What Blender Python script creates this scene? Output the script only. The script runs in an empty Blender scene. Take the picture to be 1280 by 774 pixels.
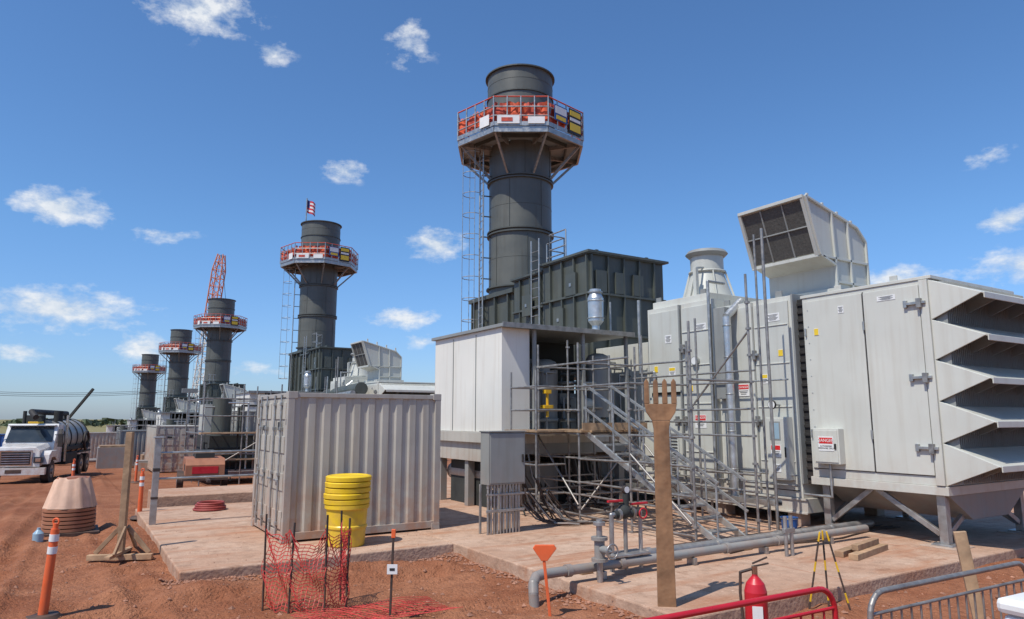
import bpy, bmesh, math, random
from mathutils import Vector, Matrix, noise
random.seed(7)
R=math.radians
sc=bpy.context.scene
sc.view_settings.view_transform='Standard'; sc.view_settings.look='None'; sc.view_settings.exposure=0

# ---------------------------------------------------------------- materials
def nn(nt,t,**k):
    n=nt.nodes.new(t)
    for a,b in k.items(): setattr(n,a,b)
    return n
def mathn(nt,op,a,b=None,c=None,clamp=False):
    n=nn(nt,'ShaderNodeMath',operation=op); n.use_clamp=clamp
    for i,x in enumerate((a,b,c)):
        if x is None: continue
        if isinstance(x,(int,float)): n.inputs[i].default_value=x
        else: nt.links.new(x,n.inputs[i])
    return n.outputs[0]
def mixc(nt,f,a,b,bt='MIX'):
    n=nn(nt,'ShaderNodeMix',data_type='RGBA',blend_type=bt)
    for s,x in ((n.inputs['Factor'],f),(n.inputs[6],a),(n.inputs[7],b)):
        if isinstance(x,(int,float)): s.default_value=x
        elif isinstance(x,tuple): s.default_value=(*x[:3],1)
        else: nt.links.new(x,s)
    return n.outputs[2]
def noisen(nt,vec,scale,detail=3,rough=.55):
    n=nn(nt,'ShaderNodeTexNoise'); n.inputs['Scale'].default_value=scale
    n.inputs['Detail'].default_value=detail; n.inputs['Roughness'].default_value=rough
    nt.links.new(vec,n.inputs['Vector']); return n.outputs[0]
def ramp(nt,v,a,b,lo=0,hi=1):
    n=nn(nt,'ShaderNodeMapRange'); n.inputs[1].default_value=a;n.inputs[2].default_value=b
    n.inputs[3].default_value=lo;n.inputs[4].default_value=hi; nt.links.new(v,n.inputs[0]); return n.outputs[0]
DUST=(.38,.185,.105)
def mat(name,col,rough=.55,metal=0,var=.18,scale=2.5,bump=.15,streak=.25,dust=.0,bscale=None):
    m=bpy.data.materials.new(name); m.use_nodes=True; nt=m.node_tree
    b=nt.nodes['Principled BSDF']; tc=nn(nt,'ShaderNodeTexCoord'); o=tc.outputs['Object']
    n1=noisen(nt,o,scale,3)
    dark=tuple(c*(1-var) for c in col); light=tuple(min(1,c*(1+var*.7)) for c in col)
    c=mixc(nt,ramp(nt,n1,.3,.7),dark,light)
    if streak>0:
        mp=nn(nt,'ShaderNodeMapping'); mp.inputs['Scale'].default_value=(7,7,.45); nt.links.new(o,mp.inputs[0])
        s=noisen(nt,mp.outputs[0],1.0,4)
        c=mixc(nt,ramp(nt,s,.50,.76,0,streak),c,tuple(x*y for x,y in zip(col,(.58,.46,.35))))
    if dust>0:
        g=nn(nt,'ShaderNodeNewGeometry'); sp=nn(nt,'ShaderNodeSeparateXYZ'); nt.links.new(g.outputs['Position'],sp.inputs[0])
        d=ramp(nt,sp.outputs[2],.1,1.7,1,0.06); n3=noisen(nt,o,3.5,5,.65)
        f=mathn(nt,'MULTIPLY',mathn(nt,'MULTIPLY',d,ramp(nt,n3,.32,.62)),dust,clamp=True)
        c=mixc(nt,f,c,DUST)
    nt.links.new(c,b.inputs['Base Color'])
    b.inputs['Metallic'].default_value=metal
    nt.links.new(ramp(nt,n1,.3,.7,max(.05,rough-.1),min(1,rough+.12)),b.inputs['Roughness'])
    if bump>0:
        bp=nn(nt,'ShaderNodeBump'); bp.inputs['Strength'].default_value=bump; bp.inputs['Distance'].default_value=.02
        nt.links.new(noisen(nt,o,bscale or scale*1.5,2),bp.inputs['Height']); nt.links.new(bp.outputs[0],b.inputs['Normal'])
    return m
M={}
M['stack']=mat('stack_dark_paint',(.098,.104,.092),.48,0,.20,.9,.15,.4)
M['stackrib']=mat('stack_flange_paint',(.070,.076,.067),.5,0,.15,1.2,.1,.2)
M['stackdk']=mat('stack_inner_dark',(.02,.02,.02),.9)  # plain near-black colour for the liner that closes the stack bore
M['duct']=mat('duct_green_grey_paint',(.078,.087,.074),.5,0,.2,1.1,.25,.5)
M['grey']=mat('plant_light_grey_paint',(.55,.555,.50),.42,0,.07,.8,.14,.26,.5)
M['grey2']=mat('plant_grey_door_paint',(.49,.50,.455),.40,0,.07,1.1,.12,.26,.45)
M['greyd']=mat('plant_mid_grey_paint',(.24,.25,.24),.45,0,.12,1.4,.1,.25,.35)
M['white']=mat('white_panel_paint',(.70,.68,.61),.5,0,.06,.7,.15,.3)
M['cont']=mat('container_paint',(.435,.415,.36),.5,0,.10,1.3,.12,.45,.75)
M['contd']=mat('container_frame_paint',(.38,.36,.32),.5,0,.12,1.5,.1,.4,.8)
M['galv']=mat('galvanised_steel',(.40,.41,.40),.42,.7,.22,8,.1,.15,.3)
M['steel']=mat('scaffold_tube_steel',(.30,.295,.28),.48,.6,.3,9,.1,.3,.35)
M['alum']=mat('insulation_jacket',(.58,.59,.58),.35,.8,.12,5,.3,.15)
M['black']=mat('black_rubber',(.018,.018,.018),.7,0,.2,4,.1,0,.25)
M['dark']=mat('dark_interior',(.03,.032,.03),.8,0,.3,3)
M['screen']=mat('intake_screen_mesh',(.09,.085,.075),.7,.2,.3,20,.3,0)
M['red']=mat('red_paint',(.50,.015,.025),.35,0,.12,4,.05,.15)
M['orange']=mat('orange_plastic',(.80,.12,.025),.5,0,.12,4,.1,.2,.4)
M['omesh']=mat('orange_mesh_fabric',(.66,.11,.045),.75,0,.3,6,.4,.2)
M['omesh2']=mat('faded_red_tarp',(.50,.075,.045),.75,0,.3,6,.4,.3)
M['rmesh']=mat('red_snow_fence_plastic',(.58,.045,.04),.6,0,.2,6,.1,0,.2)
M['yellow']=mat('yellow_plastic',(.80,.54,.01),.38,0,.10,3,.05,.15,.55)
M['yel2']=mat('yellow_paint',(.70,.42,.02),.45)
M['wood']=mat('weathered_lumber',(.31,.205,.12),.8,0,.35,6,.5,.5,.3)
M['wood2']=mat('new_lumber',(.43,.285,.165),.8,0,.35,6,.4,.45,.35)
M['brown']=mat('dark_carved_wood',(.27,.145,.07),.7,0,.4,4,.7,.8,.15)
M['signw']=mat('sign_white',(.72,.72,.70),.4,0,.05,4,0,.08)
M['signr']=mat('sign_red',(.60,.02,.02),.4,0,.05,4,0,0)
M['signy']=mat('sign_yellow',(.75,.52,.03),.4,0,.05,4,0,0)
M['signb']=mat('sign_black',(.02,.02,.02),.5,0,.05,4,0,0)
M['glass']=mat('dark_glass',(.03,.04,.05),.06,0,.1,2,0,0)
M['screenb']=mat('display_glass',(.28,.40,.48),.1,0,.1,2,0,0)
M['wpaint']=mat('truck_white_paint',(.66,.66,.64),.25,0,.05,2,0,.12,.5)
M['tank']=mat('tank_white_dusty',(.34,.32,.29),.4,.2,.15,2,.05,.4,.3)
M['chrome']=mat('chrome',(.6,.6,.6),.15,1,.05,2,0,0)
M['crane']=mat('crane_orange_paint',(.60,.20,.08),.5)
M['clay']=mat('brown_plastic_ring',(.32,.12,.06),.6,0,.2,4,.1,.2,.5)
M['pale']=mat('pale_orange_canvas',(.60,.39,.28),.8,0,.18,4,.3,.4)
M['blue']=mat('blue_paint',(.03,.10,.3),.5)
M['conc']=mat('footing_concrete',(.43,.34,.27),.85,0,.15,4,.4,.2,.5)
M['hose']=mat('red_hose_rubber',(.30,.05,.04),.6)
M['green']=mat('dark_green_tarp',(.03,.07,.05),.6)
M['cloth_r']=mat('flag_red',(.5,.03,.05),.8); M['cloth_w']=mat('flag_white',(.7,.7,.7),.8); M['cloth_b']=mat('flag_blue',(.03,.05,.2),.8)

# ---------------------------------------------------------------- builder
class O:
    def __init__(s,name):
        s.name=name; s.parts={}; s.texts=[]; s.cur=None
    def part(s,n):
        s.cur=s.parts.setdefault(n,dict(v=[],f=[],m=[],s=[])); return s
    def add(s,v,f,m,sm=False):
        if s.cur is None: s.part('body')
        c=s.cur; k=len(c['v']); c['v']+= [tuple(p) for p in v]
        for q in f: c['f'].append(tuple(i+k for i in q)); c['m'].append(m); c['s'].append(sm)
        return s
    def box(s,x0,x1,y0,y1,z0,z1,m):
        v=[(x,y,z) for z in (z0,z1) for y in (y0,y1) for x in (x0,x1)]
        return s.add(v,[(0,2,3,1),(4,5,7,6),(0,1,5,4),(1,3,7,5),(3,2,6,7),(2,0,4,6)],m)
    def beam(s,p0,p1,w,h,m,up=(0,0,1)):
        p0=Vector(p0);p1=Vector(p1);d=(p1-p0).normalized();u=Vector(up)
        if abs(d.dot(u))>.99: u=Vector((0,1,0))
        a=d.cross(u).normalized();b=a.cross(d)
        v=[p+a*i*w/2+b*j*h/2 for p in (p0,p1) for j in (-1,1) for i in (-1,1)]
        return s.add(v,[(0,2,3,1),(4,5,7,6),(0,1,5,4),(1,3,7,5),(3,2,6,7),(2,0,4,6)],m)
    def cyl(s,p0,p1,r,m,r1=None,n=10,cap=True):
        p0=Vector(p0);p1=Vector(p1);r1=r if r1 is None else r1
        d=(p1-p0)
        if d.length<1e-6: return s
        d.normalize();u=Vector((0,0,1)) if abs(d.z)<.95 else Vector((1,0,0))
        a=d.cross(u).normalized();b=d.cross(a)
        A=[p0+(a*math.cos(2*math.pi*i/n)+b*math.sin(2*math.pi*i/n))*r for i in range(n)]
        B=[p1+(a*math.cos(2*math.pi*i/n)+b*math.sin(2*math.pi*i/n))*r1 for i in range(n)]
        s.add(A+B,[(i,(i+1)%n,n+(i+1)%n,n+i) for i in range(n)],m,True)
        if cap:
            s.add(A,[tuple(range(n))],m); s.add(B,[tuple(range(n))],m)
        return s
    def sph(s,c,r,m,n=8,k=5,sz=1):
        v=[];f=[]
        for j in range(k+1):
            t=math.pi*j/k
            for i in range(n):
                a=2*math.pi*i/n; v.append((c[0]+r*math.sin(t)*math.cos(a),c[1]+r*math.sin(t)*math.sin(a),c[2]+r*sz*math.cos(t)))
        for j in range(k):
            for i in range(n): f.append((j*n+i,j*n+(i+1)%n,(j+1)*n+(i+1)%n,(j+1)*n+i))
        return s.add(v,f,m,True)
    def tube(s,pts,r,m,n=8):
        for a,b in zip(pts,pts[1:]): s.cyl(a,b,r,m,n=n)
        for p in pts[1:-1]: s.sph(p,r*1.02,m,n,4)
        return s
    def lathe(s,c,prof,m,n=32,sm=True):
        for (r0,z0),(r1,z1) in zip(prof,prof[1:]):
            v=[(c[0]+r*math.cos(2*math.pi*i/n),c[1]+r*math.sin(2*math.pi*i/n),c[2]+z) for r,z in ((r0,z0),(r1,z1)) for i in range(n)]
            s.add(v,[(i,(i+1)%n,n+(i+1)%n,n+i) for i in range(n)],m,sm)
        return s
    def prism(s,pts,vec,m):
        n=len(pts);p=[Vector(q) for q in pts];w=Vector(vec)
        s.add(p+[q+w for q in p],[tuple(range(n)),tuple(range(n,2*n))]+[(i,(i+1)%n,n+(i+1)%n,n+i) for i in range(n)],m)
        return s
    def torus(s,c,Rr,r,m,n=24,k=8,axis='z'):
        v=[];f=[]
        for i in range(n):
            a=2*math.pi*i/n
            for j in range(k):
                b=2*math.pi*j/k; q=(Rr+r*math.cos(b))
                p=(q*math.cos(a),q*math.sin(a),r*math.sin(b))
                if axis=='x': p=(p[2],p[0],p[1])
                if axis=='y': p=(p[0],p[2],p[1])
                v.append((c[0]+p[0],c[1]+p[1],c[2]+p[2]))
        for i in range(n):
            for j in range(k): f.append((i*k+j,((i+1)%n)*k+j,((i+1)%n)*k+(j+1)%k,i*k+(j+1)%k))
        return s.add(v,f,m,True)
    def text(s,t,loc,rot,size,m,name='lettering'):
        s.texts.append((t,loc,rot,size,m,name)); return s
    def done(s,loc=(0,0,0),rot=0,bevel=.006):
        col=sc.collection
        multi=len(s.parts)>1 or s.texts
        root=None
        if multi:
            root=bpy.data.objects.new(s.name,None); root.empty_display_size=.3; col.objects.link(root)
            root.location=loc; root.rotation_euler=(0,0,rot)
        for pn,c in s.parts.items():
            me=bpy.data.meshes.new(s.name+'_'+pn)
            me.from_pydata(c['v'],[],c['f'])
            ms=[]
            for k in c['m']:
                if k not in ms: ms.append(k)
            for k in ms: me.materials.append(M[k])
            idx={k:i for i,k in enumerate(ms)}
            me.polygons.foreach_set('material_index',[idx[k] for k in c['m']])
            me.polygons.foreach_set('use_smooth',c['s'])
            bm=bmesh.new(); bm.from_mesh(me); bmesh.ops.recalc_face_normals(bm,faces=bm.faces); bm.to_mesh(me); bm.free()
            ob=bpy.data.objects.new(pn if multi else s.name,me); col.objects.link(ob)
            if bevel>0:
                b=ob.modifiers.new('bevel','BEVEL'); b.width=bevel; b.segments=2; b.limit_method='ANGLE'; b.angle_limit=R(65)
            if multi: ob.parent=root
            else: ob.location=loc; ob.rotation_euler=(0,0,rot); root=ob
        for t,l,r,sz,m,n in s.texts:
            cu=bpy.data.curves.new('lettering_curve','FONT'); cu.body=t; cu.size=sz; cu.extrude=.001; cu.align_x='CENTER'; cu.align_y='CENTER'
            cu.materials.append(M[m]); ob=bpy.data.objects.new(n,cu); ob.location=l; ob.rotation_euler=r; col.objects.link(ob); ob.parent=root
        return root
def dup(root,off):
    c=root.copy(); sc.collection.objects.link(c); c.location=Vector(root.location)+Vector(off)
    for ch in root.children:
        k=ch.copy(); sc.collection.objects.link(k); k.parent=c
    return c
NX=(R(90),0,R(-90)); NY=(R(90),0,0)

# ---------------------------------------------------------------- world
SUNV=Vector((-.90,-.25,0)).normalized(); EL=R(58)
w=bpy.data.worlds.new('World'); sc.world=w; w.use_nodes=True; nt=w.node_tree
bg=nt.nodes['Background']; bg.inputs['Strength'].default_value=.10
sky=nn(nt,'ShaderNodeTexSky',sky_type='NISHITA'); sky.sun_disc=False; sky.sun_elevation=EL
sky.sun_rotation=math.atan2(SUNV.x,SUNV.y)%(2*math.pi); sky.air_density=1.0; sky.dust_density=.5; sky.ozone_density=2.5
tc=nn(nt,'ShaderNodeTexCoord'); sp=nn(nt,'ShaderNodeSeparateXYZ'); nt.links.new(tc.outputs['Generated'],sp.inputs[0])
az=mathn(nt,'MULTIPLY',mathn(nt,'ARCTAN2',sp.outputs[0],sp.outputs[1]),57.2958)
el=mathn(nt,'MULTIPLY',mathn(nt,'ARCSINE',sp.outputs[2]),57.2958)
cb=nn(nt,'ShaderNodeCombineXYZ'); nt.links.new(az,cb.inputs[0]); nt.links.new(el,cb.inputs[1])
cz=nn(nt,'ShaderNodeVectorMath',operation='MULTIPLY'); nt.links.new(cb.outputs[0],cz.inputs[0]); cz.inputs[1].default_value=(1,1.7,1)
nz=noisen(nt,cz.outputs[0],.40,7,.62)
clouds=[(-1.4,7.5,8.0,2.3,1),(-1.8,14.4,4.4,2.0,1),(18,19.5,2.8,1.3,.85),(25.6,14.1,3.5,2.0,1),(11.7,27.6,2.4,1.5,.8),(6,29.6,6.5,3.0,.85),(22.9,29.3,3.0,3.0,.68),
(23.1,8,4.6,1.5,.8),(68.4,13.2,3,1.5,.95),(61.5,10.0,5,1.3,.9),(4.3,5.0,3.6,1.7,.9),(4.8,13.4,3.6,1.2,.58),(69,10.0,4.5,1.9,.95),(-3.5,4.3,3.0,.9,.75),(67.4,17.6,2.4,1.0,.55),(25,6.2,4,1.0,.65),(11,3.6,5,1,.6),
(-70,15,12,4,1),(120,16,12,4,1)]
mk=None
for a0,e0,wa,we,s_ in clouds:
    v1=nn(nt,'ShaderNodeVectorMath',operation='SUBTRACT'); nt.links.new(cb.outputs[0],v1.inputs[0]); v1.inputs[1].default_value=(a0,e0,0)
    v2=nn(nt,'ShaderNodeVectorMath',operation='MULTIPLY'); nt.links.new(v1.outputs[0],v2.inputs[0]); v2.inputs[1].default_value=(1/wa,1/we,0)
    v3=nn(nt,'ShaderNodeVectorMath',operation='LENGTH'); nt.links.new(v2.outputs[0],v3.inputs[0])
    k=mathn(nt,'MULTIPLY_ADD',v3.outputs['Value'],-s_,s_,clamp=True)
    mk=k if mk is None else mathn(nt,'MAXIMUM',mk,k)
den=mathn(nt,'ADD',mk,mathn(nt,'MULTIPLY',mathn(nt,'SUBTRACT',nz,.5),2.0))
mkg=ramp(nt,mk,0.0,.3)
den=mathn(nt,'MULTIPLY',ramp(nt,den,.28,.90),mkg,clamp=True)
tint=mixc(nt,ramp(nt,el,0,14),(.80,1.0,1.46),(.86,1.22,1.56))
skyc=mixc(nt,1.0,sky.outputs[0],tint,'MULTIPLY')
cc=mixc(nt,ramp(nt,nz,.4,.65),(6.0,6.9,8.0),(9.0,9.2,9.4))
nt.links.new(mixc(nt,mathn(nt,'MULTIPLY',den,.92),skyc,cc),bg.inputs['Color'])
su=bpy.data.lights.new('sun','SUN'); su.energy=4.6; su.angle=R(.5); su.color=(1,.95,.86)
so=bpy.data.objects.new('sun',su); sc.collection.objects.link(so)
S=Vector((SUNV.x*math.cos(EL),SUNV.y*math.cos(EL),math.sin(EL))); so.rotation_euler=(-S).to_track_quat('-Z','Y').to_euler(); so.location=(-20,-10,40)

# ---------------------------------------------------------------- camera
cam=bpy.data.cameras.new('camera'); co=bpy.data.objects.new('camera',cam); sc.collection.objects.link(co); sc.camera=co
cam.sensor_width=36; cam.lens=870/1280*36; cam.clip_end=6000; co.location=(0,0,2.29); co.rotation_euler=(R(90+8.82),0,R(-32))

# ---------------------------------------------------------------- ground
def slope(y): return -.03*max(0,min(y,140)-20)
def rut(x,y):
    s=0
    for cx,amp in ((-2.6+.012*(y-8)**2*.25,.055),(-1.0+.25*math.sin(y*.22),.04)):
        for o_ in (-.0,1.75):
            d=abs(x-cx-o_)
            if d<.4: s-=amp*math.exp(-(d/.13)**2)*(1+.35*math.sin(y*22)); s+=amp*.7*math.exp(-((d-.24)/.08)**2)
    for cy,amp in ((9.7+.3*math.sin(x*.5),.04),(8.0+.2*math.sin(x*.7+1),.045)):
        d=abs(y-cy)
        if x<5.2 and d<.4: s-=amp*math.exp(-(d/.13)**2)*(1+.35*math.sin(x*22)); s+=amp*.7*math.exp(-((d-.24)/.08)**2)
    return s
def gz(x,y):
    z=slope(y)
    d=math.hypot(x-3,y-9)
    k=max(0,1-d/60)
    n=noise.fractal(Vector((x*.35,y*.35,0)),1,2,5)*.09+noise.noise(Vector((x*2.2,y*2.2,3)))*.035+noise.noise(Vector((x*6,y*6,5)))*.02
    z+=n*k-.01
    if x<5.6 and y<40: z+=rut(x,y)
    z+=.13*math.exp(-((y-10.4-.2*math.sin(x*2))/.3)**2)*(1 if -1<x<5.6 else 0)*(.5+noise.noise(Vector((x*1.7,y,1))))
    z+=.12*math.exp(-((x-1.0-.15*math.sin(y*1.4))/.25)**2)*(1 if 11<y<20 else 0)*(.5+noise.noise(Vector((x,y*1.7,1))))
    if 1.7<x<40 and 11.3<y<60 or x>5.9 and 5.9<y<60: z=slope(y)-.05
    return z
def axis(a,b,lo,hi,st):
    v=[];x=lo
    while x<=hi: v.append(x); x+=st
    s=st;x=hi
    while x<b: s*=1.18; x+=s; v.append(min(x,b))
    s=st;x=lo
    while x>a: s*=1.18; x-=s; v.insert(0,max(x,a))
    return v
xs=axis(-1500,1500,-4,8,.06); ys=axis(-300,2500,4,16,.06)
v=[(x,y,gz(x,y)) for y in ys for x in xs]; nx=len(xs)
f=[(j*nx+i,j*nx+i+1,(j+1)*nx+i+1,(j+1)*nx+i) for j in range(len(ys)-1) for i in range(nx-1)]
me=bpy.data.meshes.new('ground'); me.from_pydata(v,[],f); me.polygons.foreach_set('use_smooth',[True]*len(f))
g=bpy.data.objects.new('ground',me); sc.collection.objects.link(g)
def dirtmat(name,c1,c2,c3,s1,bs,bump,far=None,rough=.95,stain=None):
    m=bpy.data.materials.new(name); m.use_nodes=True; nt=m.node_tree; b=nt.nodes['Principled BSDF']
    tc=nn(nt,'ShaderNodeTexCoord'); o=tc.outputs['Object']
    n1=noisen(nt,o,s1,5,.6); n2=noisen(nt,o,bs,5,.7); n3=noisen(nt,o,s1*.25,3)
    c=mixc(nt,ramp(nt,n1,.35,.68),c1,c2); c=mixc(nt,ramp(nt,n3,.5,.72,0,.8),c,c3)
    c=mixc(nt,ramp(nt,n2,.45,.72,0,.55),c,tuple(x*.5 for x in c1))
    c=mixc(nt,ramp(nt,noisen(nt,o,bs*4,2),.62,.75,0,.5),c,tuple(min(1,x*1.6) for x in c2))
    if stain:
        # tracked-in soil: elongated smears plus splotches
        mp=nn(nt,'ShaderNodeMapping'); mp.inputs['Scale'].default_value=(.5,2.2,1); mp.inputs['Rotation'].default_value=(0,0,.35); nt.links.new(o,mp.inputs[0])
        c=mixc(nt,ramp(nt,noisen(nt,mp.outputs[0],1.0,6,.65),.50,.66,0,.75),c,stain)
        c=mixc(nt,ramp(nt,noisen(nt,o,2.1,6,.7),.58,.70,0,.6),c,tuple(x*.6 for x in stain))
    if far:
        g_=nn(nt,'ShaderNodeNewGeometry'); s_=nn(nt,'ShaderNodeSeparateXYZ'); nt.links.new(g_.outputs['Position'],s_.inputs[0])
        c=mixc(nt,ramp(nt,s_.outputs[1],110,260),c,far)
    nt.links.new(c,b.inputs['Base Color']); b.inputs['Roughness'].default_value=rough; b.inputs['Specular IOR Level'].default_value=.15
    bp=nn(nt,'ShaderNodeBump'); bp.inputs['Strength'].default_value=bump; bp.inputs['Distance'].default_value=.05
    h=mathn(nt,'ADD',mathn(nt,'MULTIPLY',n2,.6),noisen(nt,o,bs*3.5,3)); nt.links.new(h,bp.inputs['Height']); nt.links.new(bp.outputs[0],b.inputs['Normal'])
    return m
M['dirt']=dirtmat('red_dirt',(.255,.092,.045),(.385,.168,.090),(.205,.072,.034),.8,7,1.0,far=(.22,.19,.09))
M['pad']=dirtmat('dusty_concrete',(.42,.262,.180),(.52,.37,.275),(.38,.205,.13),.55,5,.3,rough=.9,stain=(.36,.165,.09))
M['gravel']=mat('gravel_stone',(.33,.16,.10),.9,0,.45,3,.3,0)
me.materials.append(M['dirt'])
p=O('concrete_pad')
p.part('container_slab').box(1.45,5.75,11.1,19.2,-.3,.15,'pad')
p.part('main_slab').box(5.75,40,5.7,27,-.3,.156,'pad')
p.part('rear_slab').box(1.9,5.5,19.4,21.5,-.3,.38,'pad')
p.part('joint_strips')
for y in (9.2,12.9,16.6): p.box(5.76,12,y,y+.012,.15,.159,'clay')
for x in (8.9,12.0): p.box(x,x+.012,5.71,20,.15,.159,'clay')
p.done(bevel=.02)
gr=O('gravel'); gr.part('stones')
def rock(x,y,z,r):
    q=[(1,0,0),(-1,0,0),(0,1,0),(0,-1,0),(0,0,1),(0,0,-1)]
    a=random.random()*6.28; ca,sa=math.cos(a),math.sin(a)
    vv=[]
    for i,j,k in q:
        s_=r*random.uniform(.6,1.2); vv.append((x+(i*ca-j*sa)*s_,y+(i*sa+j*ca)*s_,z+k*s_*.7))
    gr.add(vv,[(0,2,4),(2,1,4),(1,3,4),(3,0,4),(2,0,5),(1,2,5),(3,1,5),(0,3,5)],'gravel')
for i in range(10000):
    x=random.uniform(-4,12) ; y=3+abs(random.gauss(0,1))*7
    if y>26: continue
    on=(x>1.4 and y>11) or (x>5.7 and y>5.65)
    if on:
        if random.random()<.75: continue
        rock(x,y,.155,random.uniform(.004,.012)); continue
    rock(x,y,gz(x,y)+.003,random.uniform(.006,.018) if random.random()<.92 else random.uniform(.02,.05))
for i in range(700):
    if random.random()<.6: x=random.uniform(1.2,5.7); y=11.05-abs(random.gauss(0,.18))
    else: x=5.7-abs(random.gauss(0,.15)); y=random.uniform(5.6,11)
    rock(x,y,gz(x,y)+.01,random.uniform(.012,.042))
gr.done(bevel=0)

# ---------------------------------------------------------------- exhaust stack
st=O('exhaust_stack'); C=(14.0,21.8,0)
st.part('shell').lathe(C,[(1.2,6.6),(1.2,13.5),(1.28,13.6),(1.28,15.5),(1.2,15.5),(1.2,14.2)],'stack',48)
st.part('inner_liner').lathe(C,[(1.19,14.2),(1.05,14.1),(.1,13.9)],'stackdk',32)
st.part('flange_rings')
for z,r in ((7.0,1.3),(9.05,1.28),(9.17,1.28),(11.1,1.28),(11.2,1.28),(13.5,1.36),(14.5,1.32),(15.45,1.37)):
    st.lathe(C,[(r-.12,z),(r,z),(r,z+.05),(r-.12,z+.05)],'stackrib',48,False)
for z,r in ((8.1,1.208),(10.1,1.208),(12.1,1.208),(15.0,1.288)):
    st.lathe(C,[(r-.02,z),(r,z+.01),(r-.02,z+.03)],'stackrib',48,False)
st.part('seam_ribs')
for k,(z0,z1) in enumerate(((7.05,9.0),(9.25,11.05),(11.25,12.5))):
    for a in (190,250,310):
        a+=k*28
        st.beam((C[0]+1.203*math.cos(R(a)),C[1]+1.203*math.sin(R(a)),z0),(C[0]+1.203*math.cos(R(a)),C[1]+1.203*math.sin(R(a)),z1),.02,.02,'stackrib')
st.part('plinth').box(12.75,15.25,20.3,23.2,3.4,6.6,'duct')
for y in (20.5,21.4,22.3,23.1): st.box(12.63,12.75,y,y+.07,3.4,6.6,'duct')
st.box(12.6,15.4,20.15,23.35,6.6,6.75,'duct')
for x in (12.9,15.1):
    for y in (20.5,23.0): st.box(x-.12,x+.12,y-.12,y+.12,.15,3.4,'greyd')
F0=R(238)
ZD=12.55
st.part('platform_deck')
P=[F0+math.pi/8+2*math.pi*i/8 for i in range(8)]
q=lambda r,a,z:(C[0]+r*math.cos(a),C[1]+r*math.sin(a),z)
for i in range(8):
    a0,a1=P[i],P[(i+1)%8]
    st.prism([q(1.25,a0,ZD),q(2.5,a0,ZD),q(2.5,a1,ZD),q(1.25,a1,ZD)],(0,0,.04),'greyd')
    st.beam(q(2.5,a0,ZD-.08),q(2.5,a1,ZD-.08),.08,.2,'galv')
    st.beam(q(1.9,a0,ZD-.08),q(1.9,a1,ZD-.08),.05,.14,'stackrib')
    st.beam(q(1.2,a0,ZD-.08),q(2.5,a0,ZD-.08),.07,.16,'steel')
    st.beam(q(1.22,a0,ZD-1.3),q(2.4,a0,ZD-.14),.07,.09,'steel')
st.part('railing')
for i in range(8):
    a,b=Vector(q(2.56,P[i],ZD+.04)),Vector(q(2.56,P[(i+1)%8],ZD+.04))
    for h in (1.1,.72,.38): st.cyl(a+Vector((0,0,h)),b+Vector((0,0,h)),.026,'galv' if h<1 else 'omesh2',n=6)
    for k in range(4):
        q_=a.lerp(b,k/4); st.cyl(q_,q_+Vector((0,0,1.12)),.028,'galv',n=6)
    st.beam(a+Vector((0,0,.08)),b+Vector((0,0,.08)),.02,.16,'galv')
st.part('safety_mesh')
rr=random.Random(11)
for i in range(8):
    A=Vector(q(2.50,P[i],ZD));B=Vector(q(2.50,P[(i+1)%8],ZD))
    n=20;vv=[]
    base=[1.04,.98,1.0,.95,1.0,.98,.92,1.0][i]
    for k in range(n+1):
        pp=A.lerp(B,k/n); ou=(pp-Vector((C[0],C[1],ZD))).normalized()
        hi=base-.07*abs(math.sin(math.pi*k/n*4))+rr.uniform(-.03,.03)
        for j in range(5): vv.append(pp+ou*rr.uniform(-.07,.025)+Vector((0,0,.18+(hi-.18)*j/4)))
    for k in range(n):
        for j in range(4):
            if rr.random()<.03: continue
            m_='omesh' if math.sin(k*.45+i*2)+rr.uniform(-.4,.4)<.3 else 'omesh2'
            st.add([vv[k*5+j],vv[k*5+5+j],vv[k*5+6+j],vv[k*5+1+j]],[(0,1,2,3)],m_,True)
st.part('banners')
def banner(fa,off,w_,z0,z1,m,pr=0):
    a=F0+R(45)*fa; cx=Vector((C[0],C[1],0))+Vector((math.cos(a),math.sin(a),0))*(2.41+pr); t=Vector((-math.sin(a),math.cos(a),0))
    A=cx+t*(off-w_/2);B=cx+t*(off+w_/2);ou=Vector((math.cos(a),math.sin(a),0))*.012
    st.prism([A+Vector((0,0,z0)),B+Vector((0,0,z0)),B+Vector((0,0,z1)),A+Vector((0,0,z1))],ou,m)
D0=ZD
for b_ in ((0,-.45,.8,D0+.1,D0+.4,'signw',0),(0,.55,.6,D0+.1,D0+.36,'signw',0),(0,-.5,.4,D0+.18,D0+.32,'omesh2',.014),(-1,.55,.5,D0+.1,D0+.5,'signw',0),(1,.45,.7,D0+.1,D0+1.05,'signb',0),(1,.45,.58,D0+.2,D0+.5,'signy',.014),(1,.45,.58,D0+.58,D0+.7,'signw',.014),(1,.45,.58,D0+.78,D0+.98,'signy',.014),(1,-.35,.7,D0+.35,D0+.95,'blue',0),(1,-.35,.6,D0+.62,D0+.9,'signw',.014),(1,-.35,.5,D0+.4,D0+.55,'signy',.014)):
    banner(*b_)
st.part('ladder')
la=R(238-72); lx=C[0]+1.55*math.cos(la); ly=C[1]+1.55*math.sin(la)
t=Vector((-math.sin(la),math.cos(la),0))*.24
st.cyl(Vector((lx,ly,3.4))+t,Vector((lx,ly,13.6))+t,.03,'galv',n=6).cyl(Vector((lx,ly,3.4))-t,Vector((lx,ly,13.6))-t,.03,'galv',n=6)
z=3.6
while z<13.4: st.cyl(Vector((lx,ly,z))+t,Vector((lx,ly,z))-t,.014,'galv',n=5); z+=.3
z=5
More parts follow.
